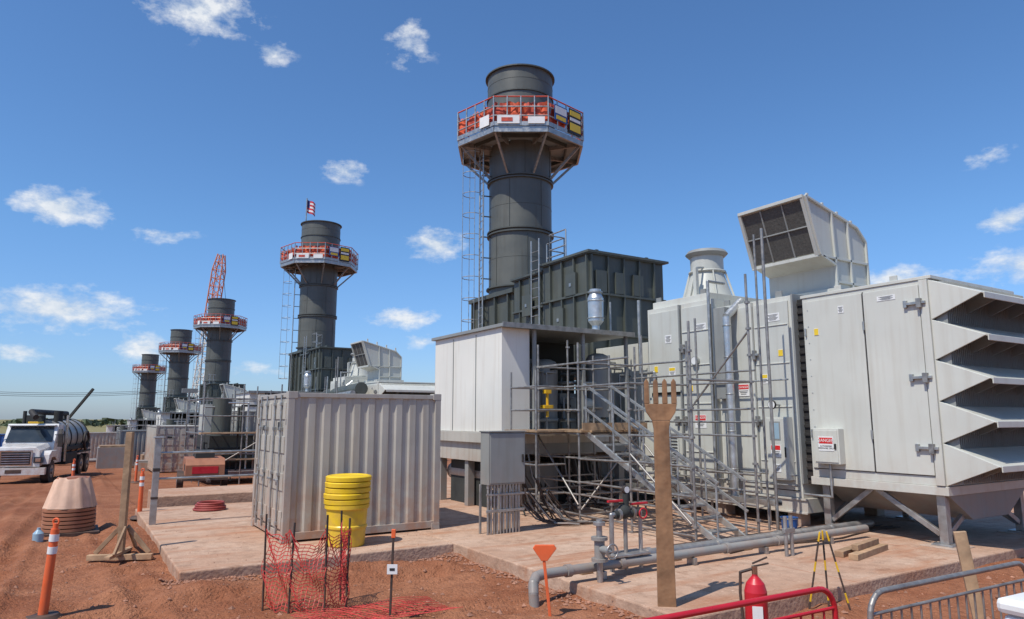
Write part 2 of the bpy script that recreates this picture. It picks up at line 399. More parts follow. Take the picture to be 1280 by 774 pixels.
while z<12.4:
    cen=Vector((lx,ly,z))+Vector((math.cos(la),math.sin(la),0))*.35; pts=[]
    for k in range(9):
        a=la+math.pi*(-.5+k/8)*1.3; pts.append(cen+Vector((math.cos(a),math.sin(a),0))*.38)
    for a_,b_ in zip(pts,pts[1:]): st.cyl(a_,b_,.014,'galv',n=5,cap=False)
    st.beam((lx,ly,z),(C[0]+1.2*math.cos(la),C[1]+1.2*math.sin(la),z),.04,.04,'stackrib'); z+=.8
for k in (1,4,7):
    a=la+math.pi*(-.5+k/8)*1.3; c0=Vector((lx,ly,0))+Vector((math.cos(la),math.sin(la),0))*.35+Vector((math.cos(a),math.sin(a),0))*.38
    st.cyl(c0+Vector((0,0,5)),c0+Vector((0,0,12.4)),.012,'galv',n=5)
stack=st.done(bevel=0)

# ---------------------------------------------------------------- exhaust duct casing
ex=O('exhaust_silencer_duct')
def ribbed(o,x0,x1,y0,y1,z0,z1,m,step=.62,th=.09):
    o.part('casing').box(x0,x1,y0,y1,z0,z1,m)
    o.part('stiffener_ribs')
    y=y0+.02
    while y<y1:
        o.box(x0-th,x0-.002,y,y+.05,z0+.05,z1-.05,m); y+=step
    x=x0+.02
    while x<x1:
        o.box(x,x+.05,y0-th,y0-.002,z0+.05,z1-.05,m); x+=step
    zz=[z0+(z1-z0)*k/3 for k in range(4)]
    for z in zz:
        o.box(x0-th-.01,x0-.004,y0-th,y1,z-.03,z+.03,m); o.box(x0-th,x1+.02,y0-th-.01,y0-.004,z-.031,z+.029,m)
    o.part('roof').box(x0-.14,x1+.14,y0-.14,y1+.05,z1+.002,z1+.07,m)
ribbed(ex,12.55,15.5,15.8,18.2,3.5,7.1,'duct')
ex.box(12.9,13.0,15.9,18.1,7.17,7.27,'duct').box(14.9,15.0,15.9,18.1,7.17,7.27,'duct')
ribbed(ex,12.65,15.4,18.35,20.1,3.6,6.95,'duct')
ex.part('inspection_doors')
for y,z in ((16.35,5.9),(17.0,4.9),(18.8,5.6)): ex.box(12.45,12.54,y,y+.5,z,z+.7,'duct').box(12.43,12.45,y+.2,y+.3,z+.3,z+.4,'galv')
for x in (12.75,13.5,14.2): ex.box(x,x+.4,15.72,15.79,5.95,6.6,'duct')
ex.part('support_frame')
for x in (12.7,15.3):
    for y in (16,18.1,19.9): ex.box(x-.12,x+.12,y-.12,y+.12,.15,3.45,'greyd')
ex.part('access_ladder')
for y in (18.05,18.5): ex.cyl((12.3,y,3.5),(12.3,y,8.0),.025,'galv',n=6)
z=3.7
while z<7.8: ex.cyl((12.3,18.05,z),(12.3,18.5,z),.013,'galv',n=5); z+=.3
for a,b in (((12.6,17.9),(13.2,17.9)),((13.2,17.9),(13.2,18.9)),((12.6,17.9),(12.6,17.0))):
    for h in (7.6,8.1): ex.cyl((*a,h),(*b,h),.022,'galv',n=6)
    for q_ in (a,b): ex.cyl((*q_,7.1),(*q_,8.1),.022,'galv',n=6)
duct=ex.done(bevel=0)

# ---------------------------------------------------------------- signs helper on -X faces
def sign(o,x,y,z,w_,h_,kind='danger'):
    o.part('warning_signs')
    o.box(x-.006,x,y-w_/2,y+w_/2,z,z+h_,'signw')
    if kind=='danger': o.box(x-.009,x-.0062,y-w_/2+.012,y+w_/2-.012,z+h_*.58,z+h_-.012,'signr'); k0=.46
    elif kind=='caution': o.box(x-.009,x-.0062,y-w_/2+.012,y+w_/2-.012,z+h_*.58,z+h_-.012,'signy'); k0=.46
    elif kind=='yellow': o.box(x-.009,x-.0062,y-w_/2+.005,y+w_/2-.005,z+.005,z+h_-.005,'signy'); return
    else: k0=.85
    n=0
    while k0>.08 and n<6:
        ww=w_*(.40-.08*(n%3)); o.box(x-.0085,x-.0062,y-ww,y+ww,z+h_*(k0-.055),z+h_*k0,'signb'); k0-=.13; n+=1

# ---------------------------------------------------------------- filter house
fh=O('air_intake_filter_house')
X0=12.45
fh.part('housing').box(X0,15.5,6.25,8.75,1.15,4.68,'grey')
fh.part('door_panels')
for a,b in ((6.42,7.44),(7.47,8.70)): fh.box(X0-.03,X0-.003,a,b,1.32,4.60,'grey')
fh.box(X0-.05,X0-.001,6.26,6.40,1.16,4.67,'grey')
fh.part('door_gaskets').box(X0-.012,X0-.001,7.442,7.468,1.3,4.62,'black').box(X0-.012,X0-.001,6.402,6.418,1.3,4.62,'black').box(X0-.012,X0-.001,6.402,8.72,1.305,1.318,'black')
fh.part('base_frame').box(X0-.03,15.53,6.22,8.78,1.0,1.148,'grey')
fh.part('roof_trim').box(X0-.02,15.52,6.2,8.78,4.682,4.74,'grey')
fh.part('latches')
for z in (1.75,2.95,4.25):
    fh.box(X0-.09,X0-.03,6.30,6.62,z,z+.05,'galv').box(X0-.12,X0-.03,6.36,6.44,z-.07,z+.1,'steel').box(X0-.085,X0-.03,6.62,6.68,z-.04,z+.09,'galv')
for z in (1.9,3.9):
    for y in (7.455,8.68): fh.cyl((X0-.05,y,z),(X0-.05,y,z+.16),.02,'galv',n=8)
for k in range(10): fh.cyl((X0-.036,8.62,1.45+k*.33),(X0-.028,8.62,1.45+k*.33),.012,'galv',n=6)
fh.part('lifting_lugs')
for y in (6.8,7.9): fh.box(X0+.02,X0+.05,y,y+.14,4.74,4.84,'grey2')
fh.part('hood_side_plates')
T=.70; z=4.66
tips=[]
for i in range(5):
    for x in (X0-.012,15.47):
        fh.prism([(x,6.25,z),(x,5.42,z-.34),(x,6.25,z-T)],(.03,0,0),'grey')
    tips.append(z); z-=T
fh.part('weather_hoods')
for z in tips:
    fh.prism([(X0+.03,6.24,z),(X0+.03,5.43,z-.335),(X0+.03,5.43,z-.36),(X0+.03,6.24,z-.03)],(3.0,0,0),'grey')
    fh.box(X0+.03,15.4,5.405,5.425,z-.43,z-.33,'grey')
    for k in range(1,4):
        x=X0+k*.76; fh.prism([(x,6.2,z-.04),(x,5.5,z-.35),(x,6.2,z-T+.05)],(.02,0,0),'greyd')
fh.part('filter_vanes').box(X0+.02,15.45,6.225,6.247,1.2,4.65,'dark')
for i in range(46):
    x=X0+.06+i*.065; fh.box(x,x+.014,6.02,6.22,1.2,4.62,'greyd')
fh.part('hopper').prism([(X0+.1,6.3,.998),(15.4,6.3,.998),(14.6,6.3,.55),(13.3,6.3,.55)],(0,2.3,0),'greyd')
fh.part('legs')
for x in (12.6,15.3):
    for y in (6.42,8.55):
        fh.box(x-.07,x+.07,y-.07,y+.07,.2,.998,'galv'); fh.box(x-.17,x+.17,y-.17,y+.17,.157,.2,'galv')
    fh.beam((x,6.5,.35),(x,7.55,1.0),.07,.09,'galv'); fh.beam((x,8.48,.35),(x,7.65,1.0),.07,.09,'galv')
for y in (6.42,8.55):
    fh.beam((12.68,y,.35),(13.9,y,.98),.07,.09,'galv'); fh.beam((15.2,y,.35),(14.0,y,.98),.07,.09,'galv')
fh.part('footings')
for x in (12.6,15.3):
    for y in (6.42,8.55): fh.box(x-.3,x+.3,y-.3,y+.3,.152,.172,'conc')
fh.part('junction_box').box(X0-.2,X0-.031,8.02,8.56,1.42,2.08,'grey').box(X0-.215,X0-.2,8.05,8.53,1.45,2.05,'grey').box(X0-.235,X0-.215,8.07,8.11,1.7,1.8,'black')
fh.tube([(X0-.1,8.3,1.42),(X0-.1,8.3,.8),(X0-.1,8.9,.8)],.025,'galv')
fh.part('warning_signs').box(X0-.222,X0-.216,8.12,8.44,1.66,1.93,'signw').box(X0-.226,X0-.2225,8.14,8.42,1.80,1.91,'signr')
fh.text('DANGER',(X0-.229,8.28,1.855),NX,.085,'signw').text('AUTHORIZED\nPERSONNEL ONLY',(X0-.2245,8.28,1.73),NX,.04,'signb')
sign(fh,X0-.031,7.0,4.40,.34,.09,'plain'); sign(fh,X0-.031,7.9,4.28,.12,.14,'plain'); sign(fh,X0-.031,8.45,3.9,.1,.14,'yellow')
filt=fh.done()

# ---------------------------------------------------------------- turbine enclosure
en=O('turbine_enclosure')
en.part('expansion_joint').box(X0+.12,15.4,8.79,8.98,1.0,4.70,'black')
for k in range(22): en.box(X0+.09,X0+.119,8.80,8.95,1.1+k*.165,1.16+k*.165,'black')
en.box(X0-.03,15.5,8.955,9.0,.98,4.82,'greyd')
en.part('generator_room').box(X0,15.5,9.0,11.0,.7,4.80,'grey')
en.part('turbine_room').box(X0-.08,15.55,11.03,13.2,.7,5.02,'grey')
en.box(X0+.02,15.4,11.2,13.1,5.02,5.2,'grey')
en.part('transition_room').box(12.7,15.3,13.22,15.75,.7,4.25,'grey')
en.part('skid_beam').box(X0-.02,15.52,8.9,15.8,.42,.698,'grey2').box(X0-.05,X0-.021,8.9,15.8,.66,.70,'grey2').box(X0-.05,X0-.021,8.9,15.8,.40,.44,'grey2')
for y in (9.1,11,13,15.2):
    en.box(X0+.02,X0+.32,y,y+.3,.157,.42,'conc'); en.box(15.1,15.4,y,y+.3,.157,.42,'conc')
en.part('doors')
en.box(X0-.035,X0-.002,9.08,9.95,.85,4.70,'grey2').box(X0-.03,X0-.003,10.02,10.92,.85,4.70,'grey2')
en.box(X0-.12,X0-.082,11.10,12.0,.85,4.9,'grey2').box(X0-.12,X0-.082,12.08,13.1,2.9,4.9,'grey2').box(X0-.12,X0-.082,12.08,13.1,.85,2.82,'grey2')
en.part('door_gaskets').box(X0-.012,X0-.001,9.06,9.98,.83,.849,'black').box(X0-.092,X0-.081,11.085,11.099,.85,4.9,'black').box(X0-.092,X0-.081,12.0,12.018,.85,4.9,'black').box(X0-.092,X0-.081,12.08,13.12,2.825,2.895,'black').box(X0-.012,X0-.001,9.952,9.962,.85,4.7,'black')
en.part('panel_ribs')
for z in (1.4,2.5,3.4,4.2):
    en.box(X0-.052,X0-.036,9.1,9.93,z,z+.025,'grey')
    en.box(X0-.14,X0-.121,11.12,11.98,z+.1,z+.125,'grey')
en.box(X0-.09,X0-.003,9.965,10.005,.8,4.78,'grey').box(X0-.17,X0-.081,12.02,12.06,.8,5.0,'greyd')
en.part('ventilation_louvre').box(X0-.15,X0-.121,12.2,12.95,1.0,1.9,'grey2')
for k in range(11): en.beam((X0-.165,12.23,1.06+k*.075),(X0-.165,12.92,1.06+k*.075),.04,.012,'greyd',up=(1,0,1))
en.part('control_cabinet').box(X0-.22,X0-.053,9.12,9.62,1.05,2.3,'grey').box(X0-.235,X0-.22,9.14,9.6,1.08,2.27,'grey2')
en.box(X0-.242,X0-.236,9.30,9.50,1.86,2.18,'screenb').box(X0-.239,X0-.2355,9.27,9.53,1.83,2.21,'greyd')
en.box(X0-.25,X0-.236,9.16,9.19,1.5,1.7,'black')
en.part('pressure_gauge').cyl((X0-.26,9.4,2.55),(X0-.04,9.4,2.55),.02,'galv').cyl((X0-.30,9.4,2.55),(X0-.26,9.4,2.55),.09,'black',n=24).cyl((X0-.304,9.4,2.55),(X0-.301,9.4,2.55),.078,'signw',n=24).box(X0-.308,X0-.305,9.397,9.403,2.54,2.6,'signb')
en.cyl((X0-.21,11.55,3.6),(X0-.121,11.55,3.6),.1,'galv',n=24).cyl((X0-.214,11.55,3.6),(X0-.211,11.55,3.6),.085,'signw',n=24)
en.part('handles')
for y,z in ((9.95,2.2),(9.95,3.6),(11.95,2.2),(11.95,3.9),(12.2,2.2)):
    d=0 if y<11 else .09
    en.box(X0-.1-d,X0-.04-d,y-.12,y+.1,z,z+.05,'galv').box(X0-.12-d,X0-.04-d,y-.05,y+.02,z-.08,z+.12,'steel')
sign(en,X0-.236,9.4,1.5,.24,.24,'danger'); sign(en,X0-.236,9.4,1.2,.2,.16,'plain')
for y,z,w_,h_,k in ((10.3,2.75,.3,.26,'danger'),(10.7,1.9,.2,.2,'caution'),(9.45,4.3,.34,.17,'plain'),(9.3,3.55,.12,.14,'yellow'),(9.75,3.0,.2,.2,'caution')): sign(en,X0-.036,y,z,w_,h_,k)
for y,z,w_,h_,k in ((11.5,2.05,.34,.3,'danger'),(11.4,4.3,.36,.17,'plain'),(11.75,2.9,.12,.14,'yellow'),(12.6,2.2,.3,.24,'danger'),(12.45,4.1,.22,.2,'plain'),(12.9,3.4,.13,.16,'yellow'),(12.35,3.3,.22,.2,'caution')): sign(en,X0-.121,y,z,w_,h_,k)
en.text('DANGER',(X0-.1315,11.5,2.285),NX,.075,'signw').text('DANGER',(X0-.0465,10.3,2.945),NX,.065,'signw')
en.part('process_pipes')
en.cyl((X0-.3,10.45,.5),(X0-.3,10.45,4.5),.09,'alum',n=16); en.cyl((X0-.3,10.45,4.5),(X0+.2,10.45,4.9),.09,'alum',n=16)
for z in (1.2,2.0,2.8,3.6,4.3): en.torus((X0-.3,10.45,z),.095,.012,'galv',16,6)
en.box(X0-.22,X0-.036,10.58,10.9,2.7,4.75,'greyd')
en.tube([(X0-.2,12.9,.5),(X0-.2,12.9,3.4),(X0-.2,13.4,3.4),(X0-.2,13.4,5.3)],.04,'galv').tube([(X0-.25,11.0,.5),(X0-.25,11.0,5.4),(X0+.3,11.0,5.4)],.035,'galv')
for k in range(5): en.tube([(X0-.08,14.0+k*.3,.7),(X0-.08-.05*k,14+k*.3,3.2+.2*k),(12.75,14+k*.3,3.2+.2*k)],.03,'galv')
for z in (.95,1.15,3.05): en.cyl((X0-.16-.1*(z>3),9.0,z),(X0-.16-.1*(z>3),13.3,z),.018,'galv',n=6)
en.part('cable_tray').box(X0-.5,X0-.26,9.3,15.5,.55,.57,'galv').box(X0-.5,X0-.485,9.3,15.5,.57,.66,'galv').box(X0-.275,X0-.26,9.3,15.5,.57,.66,'galv')
for k in range(6): en.cyl((X0-.47+k*.035,9.3,.59),(X0-.47+k*.035,15.5,.6),.014,'black',n=6)
for y in (9.5,11,12.5,14): en.box(X0-.4,X0-.36,y,y+.05,.157,.55,'galv')
en.part('roof_lifting_lugs')
for y in (9.3,10.7,11.4,12.9): en.box(X0+.1,X0+.14,y,y+.16,4.8 if y<11 else 5.2,4.95 if y<11 else 5.33,'greyd')
encl=en.done()

vf=O('roof_exhaust_fan'); c=(13.7,12.35,5.2)
vf.part('base').prism([(c[0]-.6,c[1]-.6,5.2),(c[0]+.6,c[1]-.6,5.2),(c[0]+.6,c[1]+.6,5.2),(c[0]-.6,c[1]+.6,5.2)],(0,0,.1),'grey2')
vf.part('cone').lathe(c,[(.62,.1),(.42,.75),(.42,1.2)],'grey2',24)
vf.part('cap').lathe(c,[(.0,1.40),(.48,1.36),(.54,1.28),(.46,1.20),(.42,1.2)],'greyd',24)
vf.part('ribs')
for a in range(0,360,60): vf.beam((c[0]+.66*math.cos(R(a)),c[1]+.66*math.sin(R(a)),5.3),(c[0]+.46*math.cos(R(a)),c[1]+.46*math.sin(R(a)),5.98),.03,.05,'grey2')
vf.torus((c[0],c[1],6.0),.45,.03,'grey2',24,6)
vf.part('brackets').box(12.9,13.0,12.0,12.1,5.2,6.0,'grey2').beam((12.95,12.05,6.0),(13.5,12.2,6.1),.05,.05,'grey2')
fan=vf.done()
vh=O('ventilation_hood')
prof=[(13.35,4.75),(14.5,4.75),(14.5,6.1),(14.2,6.38),(12.45,6.82),(12.85,5.62),(13.35,5.45)]
Y0,Y1=8.55,10.2
vh.part('elbow_casing').prism([(x,Y0,z) for x,z in prof],(0,Y1-Y0,0),'grey2')
vh.part('side_ribs')
def rib(a,b,y0=Y0-.05,y1=Y0-.002): 
    vh.beam((a[0],(y0+y1)/2,a[1]),(b[0],(y0+y1)/2,b[1]),.05,.05,'grey2')
for i in range(len(prof)): rib(prof[i],prof[(i+1)%len(prof)])
rib((13.3,6.6),(13.35,5.5)); rib((13.85,6.45),(13.9,4.8)); rib((12.9,5.6),(14.5,5.6)); rib((13.35,5.1),(14.5,5.1))
vh.part('roof_brackets')
for x in (12.7,13.2,13.7,14.2):
    z=6.82-(x-12.45)*.25
    vh.box(x,x+.05,Y0+.02,Y1,z-.02,z+.06,'grey'); vh.box(x,x+.06,Y0+.1,Y0+.14,z+.02,z+.2,'grey')
vh.part('mouth_screen')
a=Vector((12.45,0,6.82));b=Vector((12.85,0,5.62)); nrm=Vector((-(a-b).z,0,(a-b).x)).normalized(); 
if nrm.x>0: nrm=-nrm
i0=a.lerp(b,.05)+nrm*.012; i1=a.lerp(b,.95)+nrm*.012
vh.prism([(i0.x,Y0+.06,i0.z),(i0.x,Y1-.06,i0.z),(i1.x,Y1-.06,i1.z),(i1.x,Y0+.06,i1.z)],nrm*.008,'screen')
vh.part('mouth_frame')
o_=nrm*.04
def mf(p,y0,q_,y1): vh.beam((p.x+o_.x,y0,p.z+o_.z),(q_.x+o_.x,y1,q_.z+o_.z),.07,.07,'grey2')
mf(a,Y0,a,Y1); mf(b,Y0,b,Y1); mf(a,Y0+.03,b,Y0+.03); mf(a,Y1-.03,b,Y1-.03)
m_=a.lerp(b,.5); vh.beam((m_.x+nrm.x*.03,Y0,m_.z+nrm.z*.03),(m_.x+nrm.x*.03,Y1,m_.z+nrm.z*.03),.03,.03,'greyd')
for k in (.33,.66):
    y=Y0+(Y1-Y0)*k; vh.beam((a.x+nrm.x*.025,y,a.z+nrm.z*.025),(b.x+nrm.x*.025,y,b.z+nrm.z*.025),.03,.03,'greyd')
vh.part('curb').box(13.2,14.65,8.5,10.3,4.7,4.95,'grey2')
hood=vh.done()

# ---------------------------------------------------------------- auxiliary module
ax=O('auxiliary_equipment_module')
ax.part('white_wall_panels').box(8.28,9.05,13.7,17.2,1.95,4.36,'white')
for y in (14.9,16.1): ax.box(8.262,8.279,y,y+.02,1.97,4.3,'greyd')
ax.part('roof').box(8.2,12.15,13.5,17.3,4.362,4.44,'greyd').box(8.18,12.17,13.47,13.5,4.34,4.46,'steel')
ax.part('floor').box(8.2,12.1,13.6,17.3,1.70,1.945,'cont')
ax.part('posts')
for x in (9.15,10.6,12.0): 
    for y in (13.65,17.1): ax.box(x-.04,x+.04,y-.04,y+.04,1.95,4.36,'greyd')
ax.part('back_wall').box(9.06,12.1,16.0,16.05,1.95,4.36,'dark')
ax.part('chassis').box(8.3,8.5,13.7,17.2,1.25,1.699,'cont').box(11.8,12.0,13.7,17.2,1.3,1.699,'cont').box(8.3,12,13.65,13.8,1.45,1.7,'greyd').box(8.35,12,15.4,15.6,1.3,1.69,'greyd').box(8.35,12,16.9,17.05,1.3,1.69,'greyd')
for x in (8.45,11.9):
    for y in (13.9,15.5,17.0): ax.box(x-.09,x+.09,y-.09,y+.09,.157,1.25,'greyd')
ax.part('underfloor_equipment').box(8.9,10.2,14.2,16.5,.157,1.2,'greyd').box(10.5,11.6,14.6,16.6,.157,1.4,'dark').cyl((8.8,15,.9),(8.8,17,.9),.22,'cont',n=16).box(8.55,8.8,14.1,14.7,.6,1.2,'cont').box(8.54,8.549,14.3,14.5,.8,1.0,'signw').cyl((8.4,14.2,.75),(8.4,14.2,1.1),.12,'yel2',n=16)
ax.box(8.6,8.75,14.8,16.8,.157,1.2,'dark').box(8.5,8.7,13.62,13.64,1.75,1.9,'signw')
ax.part('equipment_tanks')
ax.cyl((10.1,14.6,1.95),(10.1,14.6,3.6),.33,'greyd',n=20).sph((10.1,14.6,3.6),.33,'greyd',16,6,.5)
ax.cyl((11.5,14.2,2.3),(11.5,14.2,3.8),.3,'greyd',n=20).sph((11.5,14.2,3.8),.3,'greyd',16,6,.5)
ax.box(9.3,9.7,14.2,15.0,1.95,3.0,'greyd').box(10.5,11.1,14.5,15.3,1.95,2.9,'greyd')
ax.cyl((10.7,14.2,2.6),(11.2,14.2,2.6),.18,'grey2',n=16)
ax.part('pipework')
for i in range(32):
    x=random.uniform(9.2,12);y=random.uniform(13.8,15.6);z=random.uniform(2,3.8);r=random.choice((.02,.03,.045,.06))
    p=[(x,y,1.95),(x,y,z)]
    x2=random.uniform(9.2,12); p.append((x2,y,z)); p.append((x2,y+random.uniform(.2,1),z)); 
    ax.tube(p,r,random.choice(('galv','steel','greyd','dark','greyd')))
ax.part('yellow_valves').box(9.45,9.62,13.62,13.75,2.85,3.0,'yel2').cyl((9.54,13.68,2.3),(9.54,13.68,2.85),.035,'yel2').box(9.4,9.66,13.6,13.78,2.5,2.58,'yel2')
ax.part('cables')
for i in range(38):
    x=random.uniform(8.5,11.5);y=random.uniform(13.4,15); pts=[]
    for k in range(7):
        t_=k/6; pts.append((x+t_*random.uniform(-.1,.9),y-t_*.5,1.45-1.25*t_**.7-.25*math.sin(math.pi*t_)+.02*random.random()))
    pts[-1]=(pts[-1][0],pts[-1][1],.19)
    ax.tube(pts,.018,random.choice(('black','black','greyd','dark')),6)
aux=ax.done()

sv=O('vent_silencer'); c=(11.35,14.05,4.44)
sv.part('body').lathe(c,[(.0,0),(.1,0),(.1,.2),(.20,.32),(.21,.92),(.15,1.05),(.15,1.16),(0,1.18)],'alum',24)
sv.part('bands').torus((c[0],c[1],c[2]+.4),.213,.015,'galv').torus((c[0],c[1],c[2]+.85),.213,.015,'galv').lathe(c,[(.1,1.06),(.19,1.07),(.19,1.1),(.1,1.11)],'galv',24)
sv.part('side_pipes').tube([(11.6,14.3,4.44),(11.6,14.3,4.9),(11.4,14.05,4.9)],.035,'galv').tube([(11.8,14.0,4.44),(11.8,14.0,5.3)],.025,'galv')
sil=sv.done()

# ---------------------------------------------------------------- scaffold stair
sf=O('scaffold_stair_tower')
sf.part('standards')
XS=(9.1,9.95,10.7); YS=(8.7,10.3,11.9,13.4)
tops={8.7:4.0,10.3:3.9,11.9:3.7,13.4:4.0}
for x in XS:
    for y in YS:
        if x==9.95 and y<11: continue
        t_=tops[y]+random.uniform(-.25,.2)
        if x==10.7 and y==8.7: t_=5.0
        if x==9.1 and y==10.3: t_=2.9
        lean=random.uniform(-.015,.015)
        sf.cyl((x,y,.2),(x+lean,y,t_),.024,'steel',n=8).box(x-.08,x+.08,y-.08,y+.08,.157,.17,'steel').cyl((x,y,.17),(x,y,.4),.017,'galv',n=8)
        z=.45
        while z<t_-.1: sf.cyl((x,y,z-.02),(x,y,z+.02),.052,'steel',n=10); z+=.5
sf.cyl((11.3,8.75,.2),(11.3,8.75,6.0),.03,'steel',n=8).cyl((11.25,8.9,.2),(11.25,8.9,5.9),.022,'steel',n=8)
sf.part('ledgers')
for x in XS:
    for z in (.3,.7,.95,1.45,1.95,2.45,2.95,3.45):
        for a,b in zip(YS,YS[1:]):
            if z>2.4 and x==9.1 and a<10 : continue
            if x==9.95 and (a<11 or z>2): continue
            if z>3.2 and a<10: continue
            if random.random()<.15: continue
            sf.cyl((x,a,z),(x,b,z+random.uniform(-.02,.02)),.021,'steel',n=7)
for y in YS:
    for z in (.3,.7,.95,1.45,1.95,2.95,3.45):
        if y<9 and z<2.5: continue
        if y<11 and z>3.2: continue
        sf.cyl((9.1,y,z),(10.7,y,z),.021,'steel',n=7)
for z in (2.45,2.95,3.45): sf.cyl((9.1,13.4,z),(9.1,11.9,z),.021,'steel',n=7)
for x0,y0,x1,y1 in ((8.35,13.4,9.1,13.4),(8.35,12.4,9.1,12.4),(8.35,12.4,8.35,13.4)):
    for z in (.7,1.3,1.95,2.45,2.95): sf.cyl((x0,y0,z),(x1,y1,z),.021,'steel',n=7)
for q_ in ((8.35,12.4),(8.35,13.4)): sf.cyl((*q_,.2),(*q_,3.3),.024,'steel',n=8)
sf.part('braces')
for a,b in (((9.06,8.75,.5),(9.06,10.25,1.6)),((10.74,10.3,.5),(10.74,11.9,1.9)),((9.06,11.9,.5),(9.06,13.4,1.9)),((10.74,8.75,3.9),(10.74,10.25,2.5)),((9.1,11.86,.4),(10.7,11.86,1.9)),((9.1,10.3,1.9),(10.7,10.3,.5))):
    sf.cyl(a,b,.021,'steel',n=7)
sf.part('stair_stringers')
for x in (9.25,9.95):
    sf.beam((x,8.3,.2),(x,11.9,2.0),.05,.10,'alum')
    sf.beam((x,8.3,1.2),(x,11.9,3.0),.04,.045,'galv'); sf.beam((x,8.3,.7),(x,11.9,2.5),.035,.04,'galv')
    for k in range(5):
        y=8.35+k*.87; z=.22+(y-8.3)*.5; sf.cyl((x,y,z),(x,y,z+1),.02,'galv',n=6)
sf.part('treads')
for k in range(10):
    y=8.5+k*.34; z=.26+(y-8.3)*.5; sf.box(9.27,9.93,y,y+.22,z,z+.03,'galv')
sf.part('planks')
for i in range(7): sf.box(9.05+i*.235,9.27+i*.235,11.75+random.uniform(-.08,.05),13.55,1.98,2.02+random.uniform(-.005,.008),'wood')
for i in range(4): sf.box(8.3+i*.19,8.48+i*.19,12.3+random.uniform(-.05,.05),13.6,1.981,2.02,'wood')
sf.box(9.0,10.8,11.64,11.66,2.03,2.18,'wood2')
sf.part('second_mast').cyl((11.2,10.5,.2),(11.2,10.5,4.4),.024,'steel').cyl((11.2,9.0,3.2),(11.2,12.5,3.2),.021,'steel').cyl((11.2,9.0,2.2),(11.2,12.5,2.2),.021,'steel').cyl((11.2,12.2,.2),(11.2,12.2,4.2),.024,'steel').cyl((11.2,9.0,1.2),(11.2,12.5,1.2),.021,'steel')
scaf=sf.done(bevel=0)

# ---------------------------------------------------------------- repeat units down the row
units=[(-.55,24.4,-.79),(-1.7,55,-1.7),(-2.6,79,-2.4),(-3.6,109.7,-3.35)]
for i,off in enumerate(units):
    dup(stack,(off[0],off[1],off[2]+.6))
    for r in (duct,filt,encl,fan,hood,aux,sil): dup(r,off)
    if i<2: dup(scaf,off)
fl=O('american_flag'); fc=(13.45-.9,46.2+.6,16.15-.79)
fl.part('pole').cyl((fc[0],fc[1],fc[2]-1),(fc[0],fc[1],fc[2]+1.9),.04,'galv')
fl.part('cloth')
for k in range(7):
    z0=fc[2]+1.85-k*.13
    vv=[]
    for j in range(9):
        xx=j*.085; vv+= [(fc[0]+xx*.8,fc[1]+.12*math.sin(j*.9)-xx*.4,z0-xx*.5),(fc[0]+xx*.8,fc[1]+.12*math.sin(j*.9)-xx*.4,z0-.13-xx*.5)]
    for j in range(8):
        m_='cloth_b' if (k<4 and j<3) else ('cloth_r' if k%2==0 else 'cloth_w')
        fl.add([vv[2*j],vv[2*j+2],vv[2*j+3],vv[2*j+1]],[(0,1,2,3)],m_)
fl.done(bevel=0)

# ---------------------------------------------------------------- shipping containers
def container(name,L,W,H,mp='cont',fr='contd',dep=.026):
    o=O(name)
    def wave(length,depth=dep,pitch=.28):
        pts=[];x=.0
        while x<length:
            for dx,d in ((0,0),(.115,0),(.15,1),(.245,1)):
                if x+dx<length: pts.append((x+dx,d*depth))
            x+=pitch
        pts.append((length,0)); return pts
    o.part('corrugated_sides')
    for yy,sg in ((0.03,1),(W-.03,-1)):
        w_=wave(L-.2); vv=[];
        for x,d in w_: vv+= [(x+.1,yy+sg*d,.16),(x+.1,yy+sg*d,H-.1)]
        o.add(vv,[(2*i,2*i+2,2*i+3,2*i+1) for i in range(len(w_)-1)],mp)
    w_=wave(W-.2); vv=[]
    for y,d in w_: vv+= [(L-.03-d,y+.1,.16),(L-.03-d,y+.1,H-.1)]
    o.add(vv,[(2*i,2*i+2,2*i+3,2*i+1) for i in range(len(w_)-1)],mp)
    o.part('frame')
    for x in (0,L-.12):
        for y in (0,W-.12): o.box(x,x+.12,y,y+.12,.0,H,fr)
    for y in (.01,W-.09):
        o.box(.12,L-.12,y,y+.08,.03,.16,fr); o.box(.12,L-.12,y,y+.08,H-.1,H-.02,fr)
    for x in (.01,L-.09):
        o.box(x,x+.08,.12,W-.12,.03,.16,fr); o.box(x,x+.08,.12,W-.12,H-.1,H-.02,fr)
    o.part('corner_castings')
    for x in (-.004,L-.166):
        for y in (-.004,W-.166):
            for z in (0-.004,H-.12): o.box(x,x+.17,y,y+.17,z,z+.125,fr)
    o.part('roof').box(.1,L-.1,.1,W-.1,H-.06,H-.04,mp)
    o.part('doors')
    for a,b in ((.13,W/2-.01),(W/2+.01,W-.13)):
        o.box(.03,.07,a,b,.17,H-.11,mp)
        for z in (.2,.85,1.5,2.1): o.box(.012,.03,a+.08,b-.08,z,z+.3,mp)
        for k in (.28,.72):
            y=a+(b-a)*k; o.cyl((-.01,y,.1),(-.01,y,H-.05),.018,'galv',n=8)
            for z in (.25,1.1,1.9,2.35): o.box(-.035,.03,y-.04,y+.04,z,z+.06,'galv')
            o.box(-.04,-.02,y-.02,y+.25,1.0,1.04,'galv')
        for z in (.4,1.2,2.0):
            o.box(.0,.05,(a if a<.2 else b)-.05,(a if a<.2 else b)+.05,z,z+.12,fr)
    o.part('door_labels').box(.004,.011,.5,.7,1.9,2.05,'signb').box(.004,.011,1.6,1.85,1.88,1.98,'signb')
    return o
container('shipping_container',2.99,2.44,2.59).done((3.22,12.6,.157))

